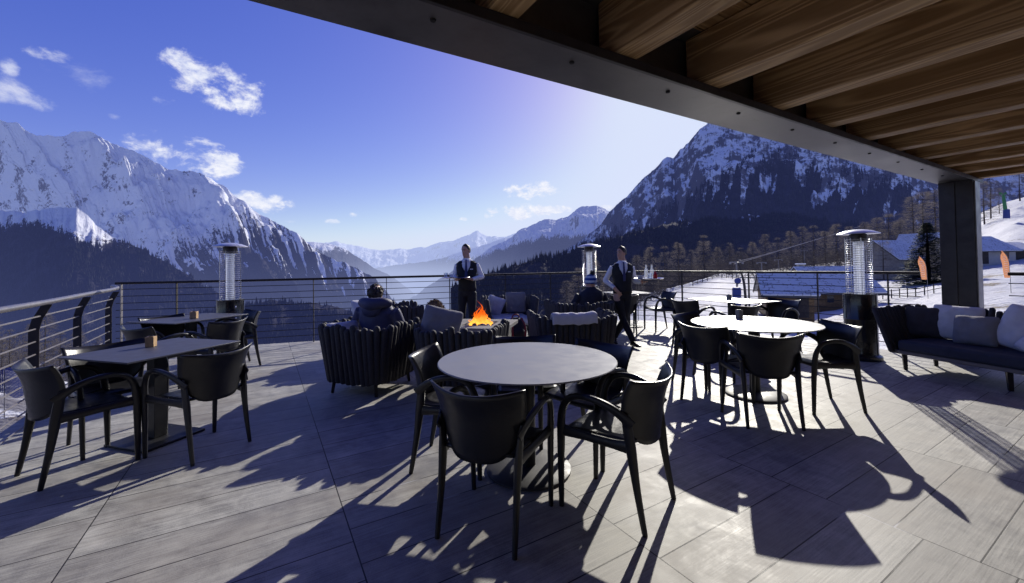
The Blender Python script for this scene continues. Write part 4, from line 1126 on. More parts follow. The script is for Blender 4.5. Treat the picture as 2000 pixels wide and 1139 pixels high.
mountain('far_valley_spur', 'pale hazy spurs stepping down to the valley floor',
  [(690, 540, 15000), (730, 522, 15000), (780, 516, 15000), (830, 512, 14500), (880, 500, 14000), (930, 482, 13500), (985, 466, 13000), (1050, 470, 13000), (1150, 480, 13000)],
  4000, .42, MF, nu=240, nv=60, jag=4, relief=.09, gscale=3.5, forest=([0, 2000], [505, 505], 50), seed=8.4)
mountain('mountain_right_far', 'blue hazed mountain with snowy top right of the valley',
  [(790, 592, 7500), (830, 560, 7500), (870, 540, 7400), (905, 520, 7300), (950, 492, 7200), (985, 470, 7100), (1010, 456, 7000), (1040, 441, 7000), (1060, 428, 7000), (1085, 428, 7000), (1105, 424, 7000), (1120, 412, 7000), (1135, 404, 7000), (1160, 402, 7000), (1180, 408, 7000), (1220, 430, 7000), (1300, 470, 7000)],
  3000, .55, MF, nu=380, nv=110, jag=5, relief=.11, gscale=1.7, forest=([780, 880, 980, 1060, 1140, 1300], [520, 520, 486, 464, 458, 458], 26), seed=9.9)
mountain('mountain_right', 'steep wooded mountain with snow streaks rising at the right',
  [(900, 575, 2700), (960, 548, 2650), (1040, 520, 2600), (1100, 492, 2550), (1140, 462, 2500), (1175, 434, 2450), (1190, 412, 2400), (1225, 380, 2300), (1260, 347, 2250), (1290, 321, 2200), (1303, 311, 2200), (1316, 310, 2200), (1340, 281, 2150), (1365, 256, 2100), (1385, 236, 2100), (1410, 226, 2100), (1450, 222, 2050), (1520, 240, 1950), (1600, 255, 1850), (1700, 268, 1750), (1800, 300, 1700), (1900, 322, 1650), (2000, 318, 1600), (2200, 300, 1600), (2500, 280, 1600)],
  1250, .86, MR, nu=860, nv=220, jag=6, relief=.15, gscale=.55, forest=([900, 1000, 1100, 1180, 1250, 1330, 1400, 1470, 1530, 1600, 1700, 1800, 1900, 2100], [530, 520, 492, 455, 430, 388, 345, 300, 300, 320, 345, 360, 430, 430], 110), gap=1., spur=-1.2, seed=3.3, concave=.2)
mountain('forest_spur_right', 'dark conifer spur running down from the right mountain',
  [(880, 560, 640), (930, 540, 660), (1000, 519, 700), (1050, 508, 740), (1100, 492, 780), (1140, 478, 820), (1180, 468, 860), (1250, 452, 900), (1320, 436, 950), (1380, 425, 1000), (1440, 418, 1050), (1500, 415, 1080), (1560, 420, 1080), (1620, 432, 1060), (1700, 440, 1040), (1800, 450, 1000), (1950, 440, 980), (2200, 400, 960)],
  420, .50, MS, nu=420, nv=90, jag=7, relief=.12, gscale=.25, forest=([800, 1600, 2200], [395, 395, 400], 60), gap=.25, spur=-.8, seed=5.5)

# ---- forests (each reads as one mass): many small conifers standing on the slopes
def conifer_mass(name, lab, src, count, hmin, hmax, mat, seed, sides=5, region=None, wid=.17, jit=8., thr=.5, cut=-.15):
    verts, fo, nr, nu = FORESTS[src]; rnd = random.Random(seed)
    A = np.array(verts); Fo = np.array(fo); ids = np.where(Fo > thr)[0]
    # weight by area so that trees stand evenly
    V = []; Fc = []
    tries = 0; made = 0
    i_ = ids // nr; j_ = ids % nr
    okm = (i_ > 0) & (i_ < nu) & (j_ > 4) & (j_ < nr - 1); ids = ids[okm]
    du = np.linalg.norm(A[np.minimum(ids + nr, len(A) - 1)] - A[ids], axis=1); dvv = np.linalg.norm(A[ids + 1] - A[ids], axis=1)
    w = du * dvv * np.clip((Fo[ids] - thr) * 3 + .15, 0, 1); w /= w.sum()
    rng = np.random.default_rng(seed); pick = rng.choice(ids, size=count * 2, p=w)
    for k in pick:
        u, v = rnd.random(), rnd.random()
        p = A[k] + (A[k + nr] - A[k]) * u + (A[k + 1] - A[k]) * v
        if region:
            X_, Y_ = proj(p)
            if not (region[0] < X_ < region[1] and region[2] < Y_ < region[3]): continue
        if mnoise.noise(Vector((p[0] / 60., p[1] / 60., 1.))) < cut + .3 * (rnd.random() - .5): continue
        h = rnd.uniform(hmin, hmax) * (1 + .35 * mnoise.noise(Vector((p[0] / 90., p[1] / 90., 4.)))); rr = h * wid * rnd.uniform(.8, 1.2); n0 = len(V); a0 = rnd.random() * 6
        layers = 2 if sides < 6 else 3
        for L_ in range(layers):
            zb = h * (.08 + .27 * L_ * (3 / (layers + 1))); zt = h * (1. if L_ == layers - 1 else .45 + .25 * L_ * (3 / (layers + 1))); r_ = rr * (1 - .28 * L_)
            b0 = len(V)
            for s in range(sides):
                a = a0 + L_ + 2 * PI * s / sides; q = r_ * rnd.uniform(.7, 1.15)
                V.append((p[0] + q * math.cos(a), p[1] + q * math.sin(a), p[2] - h * .04 + zb + rnd.uniform(-.03, .03) * h))
            V.append((p[0], p[1], p[2] - h * .04 + zt))
            for s in range(sides): Fc.append((b0 + s, b0 + (s + 1) % sides, b0 + sides))
        made += 1
        if made >= count: break
    me = bpy.data.meshes.new(name); me.from_pydata(V, [], Fc); me.materials.append(mat)
    o = bpy.data.objects.new(name, me); C.objects.link(o); tag(o, lab, 'forest', kind='stuff'); return o
def forest_mat(name, c1, c2, sc_=.02):
    t = NT(name); p = t.pos(); g = t.n('ShaderNodeNewGeometry')
    c = t.mix(g.outputs['Random Per Island'], c1, c2); c = t.mix(t.smooth(t.noise(p, sc_, 3), .35, .7, 0, .6), c, tuple(x * .6 for x in c1))
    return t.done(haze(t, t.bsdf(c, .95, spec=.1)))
FM = forest_mat('far_conifers', (.008, .011, .013), (.040, .042, .040))
FB = forest_mat('far_larches', (.045, .036, .032), (.11, .085, .07))
conifer_mass('forest_left_shoulder', 'dense dark forest covering the wooded shoulder at left', 'forest_shoulder_left', 13000, 18, 32, FM, 1, region=(-40, 700, 380, 700))
conifer_mass('forest_left_mountain', 'forest on the lower flank of the snowy mountain', 'mountain_left', 9000, 22, 38, FM, 2, region=(150, 800, 430, 640))
conifer_mass('forest_below_terrace', 'forest below the terrace seen through the railing', 'near_slope_left', 5000, 14, 24, FM, 3, region=(100, 900, 560, 720))
conifer_mass('forest_right_mountain', 'forest with snow gaps on the right mountain', 'mountain_right', 15000, 16, 30, FM, 4, region=(930, 2050, 280, 560), wid=.15, thr=.42)
conifer_mass('forest_right_spur', 'dark pointed conifers on the spur right of the valley', 'forest_spur_right', 18000, 7.5, 13, FM, 5, cut=-.32, sides=6, region=(860, 2050, 300, 640), wid=.16, thr=.45)

# ---- individual larches and spruces
def make_larch(seed, name='larch_tree', mat='larch', dens=3000):
    rnd = random.Random(seed); t = thing(name, 'x', 'tree')
    H = 12.
    mb = MB(); mb.tube([(0, 0, -.5), (.05, 0, 3), (0, .06, 7), (0, 0, H)], [.13, .10, .06, .012], n=7)
    for k in range(60):
        z = rnd.uniform(.12, .97) * H; a = rnd.uniform(0, 2 * PI); l = (1 - z / H) ** .75 * 2.6 * rnd.uniform(.6, 1.1) + .15
        e = Vector((math.cos(a) * l, math.sin(a) * l, z + l * rnd.uniform(-.08, .25)))
        mb.tube([(0, 0, z), e * .5 + Vector((0, 0, z * .5 - .05 * l)), e], [.035, .02, .006], n=4, cap=False)
    mb.build('trunk', M['bark'], t, smooth=False)
    V = []; Fc = []
    for k in range(dens):
        zf = rnd.random() ** .9 * .9 + .08; z = zf * H; a = rnd.uniform(0, 2 * PI)
        rmax = (1 - zf) ** .75 * 2.7 * (1 + .35 * mnoise.noise(Vector((math.cos(a) * 1.3, math.sin(a) * 1.3, z * .45 + seed)))) + .12
        r_ = rmax * rnd.random() ** .55
        if mnoise.noise(Vector((math.cos(a) * r_ * .7, math.sin(a) * r_ * .7, z * .8 + seed * 3))) < -.22: continue
        p = Vector((r_ * math.cos(a), r_ * math.sin(a), z)); d = Vector((math.cos(a) + rnd.uniform(-.7, .7), math.sin(a) + rnd.uniform(-.7, .7), rnd.uniform(-.6, .35))).normalized()
        l = rnd.uniform(.25, .7); w = rnd.uniform(.007, .02); sd = d.cross(Vector((rnd.random(), rnd.random(), rnd.random()))).normalized()
        n0 = len(V); V += [p - sd * w, p + sd * w, p + d * l]; Fc.append((n0, n0 + 1, n0 + 2))
    mb = MB(); mb.add(V, Fc); me = bpy.data.meshes.new('crown'); me.from_pydata(V, [], Fc); me.materials.append(M[mat])
    c = bpy.data.objects.new('crown', me); C.objects.link(c); c.parent = t
    return t
def make_spruce(seed):
    rnd = random.Random(seed); t = thing('spruce_tree', 'x', 'tree'); H = 9.
    mb = MB(); mb.tube([(0, 0, -.5), (0, 0, 4), (0, 0, H * .98)], [.2, .13, .02], n=8); mb.build('trunk', M['bark'], t)
    V = []; Fc = []
    for k in range(520):
        zf = (k / 520.) ** 1.1 * .96 + .03; z = zf * H; a = k * 2.399 + rnd.uniform(-.3, .3)
        l = ((1 - zf) ** .85 * 2.35 + .12) * rnd.uniform(.75, 1.15); d = Vector((math.cos(a), math.sin(a), 0)); sd = Vector((-d.y, d.x, 0))
        for q in range(int(6 + l * 7)):
            f = rnd.random() ** .7; p = d * l * f + Vector((0, 0, z - l * f * .35 + f * f * l * .18)); wl = (1 - f) * .38 * l + .12
            for s in (-1, 1):
                e = p + sd * s * wl * rnd.uniform(.6, 1.1) + d * .12 + Vector((0, 0, -.10 * rnd.random())); w = .09
                n0 = len(V); V += [p - d * w, p + d * w, e, e - d * w * .6]; Fc.append((n0, n0 + 1, n0 + 2, n0 + 3))
    me = bpy.data.meshes.new('crown'); me.from_pydata(V, [], Fc); me.materials.append(M['spruce'])
    c = bpy.data.objects.new('crown', me); C.objects.link(c); c.parent = t
    return t
def place_tree(proto, px, py_top, Y, base_py=None, lab='', H0=12., group=None, wide=1.):
    X = (px - CX) / F * Y; z0 = terr(X, Y); top = at(px, py_top, Y).z; h = max(2.5, top - z0)
    o = proto if not proto.get('placed') else copy_tree(proto)
    if 'placed' in o: del o['placed']
    proto['placed'] = 1 if o is not proto else 1
    o.location = (X, Y, z0 - .1); s = h / H0; o.scale = (s * wide, s * wide, s); o.rotation_euler = (0, 0, random.uniform(0, 6))
    if 'placed' in o and o is not proto: del o['placed']
    tag(o, lab, 'tree', group); return o
larches = [make_larch(s) for s in (1, 2, 3)]
LG = 'bare brown larches beyond the terrace railing'
rnd = random.Random(77)
LT = []
for px, top, Y in ((1105, 545, 62), (1130, 520, 80), (1160, 505, 90), (1185, 528, 70), (1215, 500, 95), (1243, 495, 100), (1270, 480, 105), (1298, 478, 110), (1325, 470, 112), (1350, 486, 120), (1375, 457, 105), (1402, 480, 130), (1425, 472, 125), (1447, 482, 140), (1470, 470, 135), (1495, 455, 140), (1520, 462, 130), (1545, 448, 140), (1568, 440, 135), (1590, 438, 130), (1612, 448, 120), (1635, 435, 125), (1660, 440, 115),
                   (1690, 430, 110), (1715, 422, 105), (1738, 415, 100), (1760, 425, 98), (1785, 380, 95), (1806, 372, 98), (1828, 365, 100), (1700, 445, 80), (1725, 458, 75), (1250, 545, 58), (1215, 560, 52), (1290, 535, 66)):
    LT.append((px, top, Y))
sides_ = [(-20, 600, 60), (20, 640, 48), (62, 628, 52), (88, 606, 58), (118, 645, 50), (152, 640, 62), (190, 655, 66), (5, 660, 40)]
for i, (px, top, Y) in enumerate(LT):
    place_tree(larches[i % 3], px, top, Y, lab='bare brown larch in the row of trees behind the right part of the railing', group=LG, wide=1.4)
LT2 = [(1925, 352, 190), (1938, 340, 210), (1996, 318, 235), (1955, 366, 215)]
for i, (px, top, Y) in enumerate(LT2):
    place_tree(larches[i % 3], px, top, Y, lab='bare larch on the snow hill right of the steel column', group='larches on the hill right of the column', wide=1.4)
for i, (px, top, Y) in enumerate(sides_):
    place_tree(larches[i % 3], px, top, Y, lab='bare larch below the terrace seen through the left railing', group='bare larches below the left railing', wide=1.25)
sp_ = make_spruce(3)
place_tree(sp_, 1812, 432, 58, lab='dark green spruce left of the steel column behind the orange flag', H0=9., wide=1.6)
for l_ in larches + [sp_]:
    if 'placed' in l_: del l_['placed']
# brown brush and larch wood as one mass behind the individual trees
rb = random.Random(9); V = []; Fc = []
for k in range(80000):
    px = rb.uniform(1080, 1860); Y = rb.uniform(95, 230) if px > 1300 else rb.uniform(60, 150)
    X = (px - CX) / F * Y; z0 = terr(X, Y)
    hcap = (6.0 + 4.0 * mnoise.noise(Vector((X * .12, Y * .12, 0)))) * (1.15 if px > 1650 else 1) * (.55 if px < 1300 else 1)
    if mnoise.noise(Vector((X * .25, Y * .25, 5))) < -.25: continue
    p = Vector((X, Y, z0 + rb.random() ** .8 * hcap)); d = Vector((rb.uniform(-1, 1), rb.uniform(-1, 1), rb.uniform(-.2, 1.2))).normalized(); l = rb.uniform(.4, 1.1); w = rb.uniform(.03, .07); sd = d.cross(Vector((rb.random(), rb.random(), rb.random()))).normalized()
    n0 = len(V); V += [p - sd * w, p + sd * w, p + d * l]; Fc.append((n0, n0 + 1, n0 + 2))
for k in range(16000):
    px = rb.uniform(-60, 260); Y = rb.uniform(50, 90); X = (px - CX) / F * Y; z0 = terr(X, Y)
    p = Vector((X, Y, z0 + rb.random() * 5.)); d = Vector((rb.uniform(-1, 1), rb.uniform(-1, 1), rb.uniform(-.2, 1.2))).normalized(); l = rb.uniform(.3, .9); w = rb.uniform(.015, .04); sd = d.cross(Vector((rb.random(), rb.random(), rb.random()))).normalized()
    n0 = len(V); V += [p - sd * w, p + sd * w, p + d * l]; Fc.append((n0, n0 + 1, n0 + 2))
me = bpy.data.meshes.new('brushwood'); me.from_pydata(V, [], Fc); me.materials.append(M['brush'])
o = bpy.data.objects.new('brushwood', me); C.objects.link(o); tag(o, 'bare brown brushwood and larch thicket behind the railing', 'brushwood', kind='stuff')

# ================================================================ VILLAGE
t_ = NT('snowy_slate_roof'); o_ = t_.obj(); b_ = t_.n('ShaderNodeTexBrick'); uv_ = t_.n('ShaderNodeUVMap').outputs[0]; va_ = t_.n('ShaderNodeVectorMath', operation='ADD'); t_.l(uv_, va_.inputs[0]); vs2_ = t_.n('ShaderNodeVectorMath', operation='SCALE'); t_.l(t_.noise(uv_, 1.6, 3, .6, 0, 1), vs2_.inputs[0]); vs2_.inputs['Scale'].default_value = .42; t_.l(vs2_.outputs[0], va_.inputs[1]); t_.l(va_.outputs[0], b_.inputs['Vector'])
b_.inputs['Scale'].default_value = 1; b_.inputs['Brick Width'].default_value = .55; b_.inputs['Row Height'].default_value = .36; b_.inputs['Mortar Size'].default_value = .045; b_.inputs['Mortar Smooth'].default_value = .4
nn_ = t_.noise(o_, .9, 4, .7); ms_ = t_.math('MULTIPLY', b_.outputs['Fac'], t_.smooth(t_.math('ADD', nn_, t_.math('MULTIPLY', t_.noise(o_, 3.5, 4), .6)), .74, .90))
pt_ = t_.smooth(t_.math('ADD', nn_, t_.math('MULTIPLY', t_.noise(o_, 4, 4), .3)), .86, .94)
c_ = t_.mix(t_.math('MULTIPLY', t_.math('MAXIMUM', ms_, pt_), .8), (.70, .72, .78), (.09, .085, .09))
M['snow_slates'] = t_.done(t_.bsdf(c_, .8, 0, t_.bump(t_.math('MULTIPLY', b_.outputs['Fac'], -1), .5, .05)))
def roof_slab(mb_pts, name, mat, parent, th=.16):
    """one sloping roof plane, quad given eave-left, eave-right, ridge-right, ridge-left"""
    a, b, c, d = [Vector(p) for p in mb_pts]; n_ = (b - a).cross(d - a).normalized()
    if n_.z < 0: n_ = -n_
    vs = [a, b, c, d, a + n_ * th, b + n_ * th, c + n_ * th, d + n_ * th]
    me = bpy.data.meshes.new(name); me.from_pydata([tuple(v) for v in vs], [], [(0, 3, 2, 1), (4, 5, 6, 7), (0, 1, 5, 4), (1, 2, 6, 5), (2, 3, 7, 6), (3, 0, 4, 7)])
    me.materials.append(mat); uv = me.uv_layers.new(name='UVMap'); ex = (b - a).normalized(); ey = n_.cross(ex)
    for p in me.polygons:
        for li in p.loop_indices:
            v = me.vertices[me.loops[li].vertex_index].co - a; uv.data[li].uv = (v.dot(ex), v.dot(ey))
    o = bpy.data.objects.new(name, me); C.objects.link(o); o.parent = parent; return o
def house(lab, X, Y, rz, w, d, h, rise, wallmat, z=None, over=.6, wins=(), doors=(), chim=None, lower=None, sink=1.5):
    """gable house, ridge along local x, front wall at local -y"""
    z0 = terr(X, Y) if z is None else z
    t = thing('house', lab, 'house', (X, Y, z0), rz)
    hw, hd = w / 2, d / 2
    mb = MB(); lh = h if lower is None else lower
    mb.add([(-hw, -hd, -sink), (hw, -hd, -sink), (hw, hd, -sink), (-hw, hd, -sink), (-hw, -hd, h), (hw, -hd, h), (hw, hd, h), (-hw, hd, h), (-hw, 0, h + rise), (hw, 0, h + rise)],
           [(0, 1, 5, 4), (2, 3, 7, 6), (1, 2, 6, 9, 5), (3, 0, 4, 8, 7)])
    mb.build('wall', wallmat, t, smooth=False)
    k = rise / hd; eo = over
    R1 = roof_slab([(-hw - eo, -hd - eo, h - k * eo), (hw + eo, -hd - eo, h - k * eo), (hw + eo, 0, h + rise), (-hw - eo, 0, h + rise)], 'roof', M['snow_slates'], t)
    roof_slab([(hw + eo, hd + eo, h - k * eo), (-hw - eo, hd + eo, h - k * eo), (-hw - eo, 0, h + rise), (hw + eo, 0, h + rise)], 'roof', M['snow_slates'], t)
    MB().box((0, -hd - eo + .02, h - k * eo - .05), (w + 2 * eo, .08, .16)).build('eaves_board', M['slate'], t)
    for sx in (-1, 1):
        for sy in (-1, 1):
            e0 = Vector((sx * (hw + eo - .02), sy * (hd + eo), h - k * eo - .02)); e1 = Vector((sx * (hw + eo - .02), 0, h + rise - .02))
            mb = MB(); mb.tube([e0, e1], [(.13, .05)] * 2, n=4, up=(0, 0, 1)); mb.build('verge_board', M['slate'], t, smooth=False)
    for (x, zz, ww, hh) in wins:
        f = MB().box((x, -hd - .02, zz), (ww, .06, hh)).build('window', M['house_wood'], t)
        MB().box((x, -hd - .055, zz), (ww * .8, .02, hh * .82)).build('pane', M['dark_glass'], f)
    for (x, zz, ww, hh) in doors:
        MB().box((x, -hd - .03, zz), (ww, .07, hh)).build('door', M['bark'], t)
    if chim:
        x, y, hh = chim; c_ = MB().box((x, y, h + rise * .6 + hh / 2), (.6, .6, hh + .8)).build('chimney', M['stone'], t); MB().box((x, y, h + rise * .6 + hh + .45), (.8, .8, .12)).build('cap', M['snow_roof'], c_)
    return t
def hx(px, Y): return (px - CX) / F * Y
house('wooden chalet with a low snow and slate roof behind the round table', hx(1552, 34), 35.5, R(-24), 3.3, 4.6, 2.0, 1.5, M['house_wood'], z=at(1552, 622, 33).z, over=.35, wins=((-1.0, 1.2, .7, .7),), doors=((.9, .95, .8, 1.8),))
house('larger chalet with chimney and broad snowy slate roof left of the big heater', hx(1655, 44), 47, R(-9), 5.6, 7.0, 2.3, 2.3, M['house_wood'], z=at(1650, 612, 42).z, over=.6, wins=((-1.6, 1.3, .8, .9), (2.1, 1.3, .6, .9)), doors=((1.1, 1.0, .8, 1.9), (.2, 1.0, .55, 1.9)), chim=(-2.2, 1.0, .9))
house('stone house with snowy roof left of the dark spruce', hx(1762, 76), 79, R(8), 5.0, 8., 3.0, 3.2, M['stone'], z=at(1762, 535, 75).z, wins=((-.8, 1.6, .9, 1.0), (1.2, 1.6, .9, 1.0)), chim=(1.4, 1.5, .8))
house('dark gabled house half hidden by the spruce', hx(1838, 88), 92, R(-60), 6.5, 9., 3.4, 3.8, M['plaster'], z=at(1838, 520, 86).z, wins=((-1.2, 2.0, 1., 1.1), (1.2, 2., 1., 1.1)))
house('cream walled house with a snowy roof right of the column', hx(1946, 72), 77, R(4), 9.5, 8., 2.6, 2.4, M['plaster'], z=at(1950, 516, 71).z, wins=((-3., 1.4, 1.0, 1.1), (2.6, 1.5, 1.6, 1.2)), doors=((-1.2, 1.2, 1.2, 2.3),), chim=(2.6, 1.5, .9))
house('small barn with dark boards at the right edge beside the cream house', hx(2010, 74), 78, R(2), 5.5, 6., 2.4, 1.2, M['bark'], z=at(2010, 512, 72).z)
# feather flags
def feather_flag(px, py0, py1, Y, lab, lean=-.1):
    b_ = at(px, py0, Y); tp = at(px, py1, Y); h = (tp.z - b_.z)
    t = thing('feather_flag', lab, 'flag', b_, R(-20), 'orange feather flags on the snow')
    MB().tube([(.28, 0, -1.5), (.26, 0, 0), (.22, 0, h * .55), (.05, 0, h * .85), (-.20, 0, h * 1.0)], [.02, .018, .014, .010, .006], n=6, smoothn=3).build('pole', M['tube_steel'], t)
    P_ = []
    for k in range(17):
        v = k / 16; e = .25 - .02 * v - (.44 * max(0, v - .5) / .5 * max(0, v - .5) / .5)
        wd = .50 * (1 - .30 * (1 - v)) * (1 - max(0, (v - .62) / .38) ** 2.2)
        P_.append([Vector((e - wd * (1 - q / 6), .05 * math.sin(q + v * 4), h * (.04 + .95 * v) - .10 * (1 - q / 6) * v)) for q in range(7)])
    c_ = MB(); c_.grid(P_); f_ = c_.build('banner', M['orange'], t)
    mb = MB(); rq = random.Random(int(px))
    for k in range(9):
        zz = h * (.16 + .075 * k); e0 = -.02 - (.10 if k > 6 else 0)
        mb.tube([(e0 - .10 + rq.uniform(-.03, .03), -.075, zz), (e0, -.08, zz + rq.uniform(.02, .06)), (e0 + .10, -.075, zz + rq.uniform(-.03, .03))], [(.014, .003)] * 3, n=4, smoothn=2)
    mb.build('lettering', M['white_mark'], f_)
feather_flag(1803, 548, 500, 34, 'orange feather flag left of the column in front of the spruce')
feather_flag(1965, 545, 489, 34, 'orange feather flag right of the column in front of the cream house')
# padded lift mast on the hill
g = at(1966, 425, 150); t = thing('lift_mast', 'green mast with a blue padded foot on the snow hill at the right edge', 'lift mast', (g.x, g.y, g.z - .3))
MB().tube([(0, 0, 0), (-.6, 0, 5.5), (-.9, 0, 8.6)], [(.55, .55), (.5, .5), (.4, .4)], n=10).build('mast', M['green_pad'], t)
MB().lathe([(.85, 0), (.9, .1), (.85, 3.2), (.5, 3.3)], 12).build('foot_pad', M['blue_pad'], t)
MB().box((-1.0, 0, 8.9), (2.2, .3, .3)).box((-1.9, 0, 9.2), (.3, .5, .5)).box((-.1, 0, 9.2), (.3, .5, .5)).build('cross_arm', M['green_pad'], t)
# blue pole with round sign behind the railing
g = ground(1440, 660, -6.5); Yb = 34.; X = hx(1437, Yb); z0 = terr(X, Yb)
t = thing('lift_gate_pole', 'curved dark pole with blue padding beside the piste behind the railing', 'pole', (X, Yb, z0))
hp = at(1437, 512, Yb).z - z0
MB().tube([(.75, 0, 0), (.65, 0, hp * .5), (.4, 0, hp * .8), (.15, 0, hp)], [.11, .10, .08, .05], n=8, smoothn=4).build('pole', M['dark_steel'], t)
MB().lathe([(.30, .3), (.33, .4), (.33, hp * .42), (.28, hp * .46)], 14).build('padding', M['blue_pad'], t)
MB().lathe([(0, -.04), (.26, -.04), (.26, .04), (0, .04)], 20).build('round_sign', M['blue_pad'], t).matrix_local = Matrix.Translation((0, -.2, hp * .60)) @ Matrix.Rotation(PI / 2, 4, 'X')
# chairlift cables and pylons
pa_ = at(1438, 512, 60); pb_ = at(1505, 492, 95); pc2 = at(1668, 446, 230)
for off, lab in ((-1.1, 'upper drag lift cable climbing to the right above the chalets'), (1.1, 'lower drag lift cable climbing to the right above the chalets')):
    mb = MB(); pts = [pa_ + Vector((off * .3, 0, off * .25)), pb_ + Vector((off, 0, -.3 + off * .35)), pc2 + Vector((off * 3, 0, off * .9))]
    mb.tube(pts, [.035, .04, .07], n=5, smoothn=10); tag(mb.build('lift_cable', M['wire_light']), lab, 'cable', 'lift cables')
for px, Y, top in ((1438, 60, 508), (1487, 85, 510), (1571, 120, 487), (1520, 100, 505)):
    X = hx(px, Y); z0 = terr(X, Y); h = at(px, top, Y).z - z0
    t = thing('lift_pylon', 'thin steel lift pylon among the larches, %s' % {1438: 'above the blue padded pole', 1487: 'second from the left', 1571: 'highest up the slope by the chalet chimney', 1520: 'third from the left'}[px], 'pylon', (X, Y, z0 - .3), 0, 'lift pylons')
    MB().tube([(0, 0, 0), (0, 0, h)], [.16, .10], n=8).build('mast', M['tube_steel'], t)
    MB().box((0, 0, h), (2.0, .16, .16)).box((-.9, 0, h - .15), (.3, .1, .3)).box((.9, 0, h - .15), (.3, .1, .3)).build('cross_arm', M['tube_steel'], t)
# snow fence along the piste
# blue safety net below the left railing
t_ = NT('blue_net'); o_ = t_.obj(); s_ = t_.n('ShaderNodeSeparateXYZ'); t_.l(o_, s_.inputs[0])
d_ = t_.n('ShaderNodeBsdfDiffuse'); d_.inputs[0].default_value = (.03, .07, .28, 1); r_2 = t_.n('ShaderNodeBsdfTransparent'); x_ = t_.n('ShaderNodeMixShader')
g_1 = t_.math('LESS_THAN', t_.math('FRACT', t_.math('MULTIPLY', s_.outputs[0], 22.)), .55); g_2 = t_.math('LESS_THAN', t_.math('FRACT', t_.math('MULTIPLY', s_.outputs[2], 22.)), .55)
t_.l(t_.math('MULTIPLY', t_.math('MAXIMUM', g_1, g_2), .95), x_.inputs[0]); t_.l(r_2.outputs[0], x_.inputs[1]); t_.l(d_.outputs[0], x_.inputs[2]); M['net'] = t_.done(x_.outputs[0])
Yn = 13.; t = thing('safety_net', 'blue safety net along the snow below the left railing', 'net', (0, 0, 0))
P_ = []
for k in range(25):
    px = -160 + 225 * k / 24; b0 = at(px, 772 + 6 * math.sin(k), Yn + .3 * math.sin(k * .8)); t0 = at(px, 722 + 5 * math.sin(k * .9) + (10 if k > 22 else 0), Yn + .3 * math.sin(k * .8)); P_.append([b0.lerp(t0, q / 4) for q in range(5)])
mb = MB(); mb.grid(P_); mb.build('net', M['net'], t)
for k in range(0, 25, 6):
    a, b = P_[k][0], P_[k][4]; MB().tube([a - Vector((0, 0, .8)), b + Vector((0, 0, .08))], .012, n=6).build('post', M['tube_steel'], t)
t = thing('snow_fence', 'low wooden fence across the top of the snowy piste', 'fence', (0, 0, 0))
pts = [Vector((hx(px, Y), Y, terr(hx(px, Y), Y))) for px, Y in ((1352, 88), (1385, 92), (1420, 96), (1455, 98), (1490, 96), (1520, 90))]
for z in (.55, 1.05):
    mb = MB(); mb.tube([p + Vector((0, 0, z)) for p in pts], .05, n=5); mb.build('rail', M['bark'], t)
for i in range(16):
    q, _ = along(pts, i * seg_len(pts)[-1] / 15.)
    MB().tube([q, q + Vector((0, 0, 1.3))], .07, n=5).build('post', M['bark'], t)
t = thing('snow_fence', 'fence on the snow between the big heater and the orange flag', 'fence', (0, 0, 0))
pts = [Vector((hx(px, Y), Y, terr(hx(px, Y), Y))) for px, Y in ((1705, 46), (1745, 45), (1790, 43), (1840, 42))]
for z in (.45, .85):
    mb = MB(); mb.tube([p + Vector((0, 0, z)) for p in pts], .035, n=5); mb.build('rail', M['bark'], t)
for i in range(9):
    q, _ = along(pts, i * seg_len(pts)[-1] / 8.)
    MB().tube([q, q + Vector((0, 0, 1.0))], .05, n=5).build('post', M['bark'], t)

# ================================================================ SKY AND SUN
SAZ, SEL = R(26.5), R(25.)
w = bpy.data.worlds.new('World'); sc.world = w; w.use_nodes = True
T = w.node_tree; T.nodes.clear()
class WT(NT):
    def __init__(s): s.t = T
W = WT(); out = W.n('ShaderNodeOutputWorld'); bgn = W.n('ShaderNodeBackground')
sky = W.n('ShaderNodeTexSky', sky_type='NISHITA'); sky.sun_disc = False; sky.sun_elevation = SEL; sky.sun_rotation = SAZ; sky.altitude = 1600; sky.air_density = 1.0; sky.dust_density = 1.4; sky.ozone_density = 3.0
tc = W.n('ShaderNodeTexCoord').outputs['Generated']
nrm = W.n('ShaderNodeVectorMath', operation='NORMALIZE'); W.l(tc, nrm.inputs[0])
s3 = W.n('ShaderNodeSeparateXYZ'); W.l(nrm.outputs[0], s3.inputs[0])
az = W.math('ARCTAN2', s3.outputs[0], s3.outputs[1]); el = W.math('ARCSINE', s3.outputs[2])
cn = W.noise(W.mapping(nrm.outputs[0], scale=(1, 1, 1.35)), 15, 9, .62, .25)
cn2 = W.noise(W.mapping(nrm.outputs[0], scale=(1, 1, 1.9)), 48, 6, .7, .2)
cnn = W.math('ADD', W.math('MULTIPLY', W.math('SUBTRACT', cn, .5), 6.0), W.math('MULTIPLY', W.math('SUBTRACT', cn2, .5), .9))
total = None
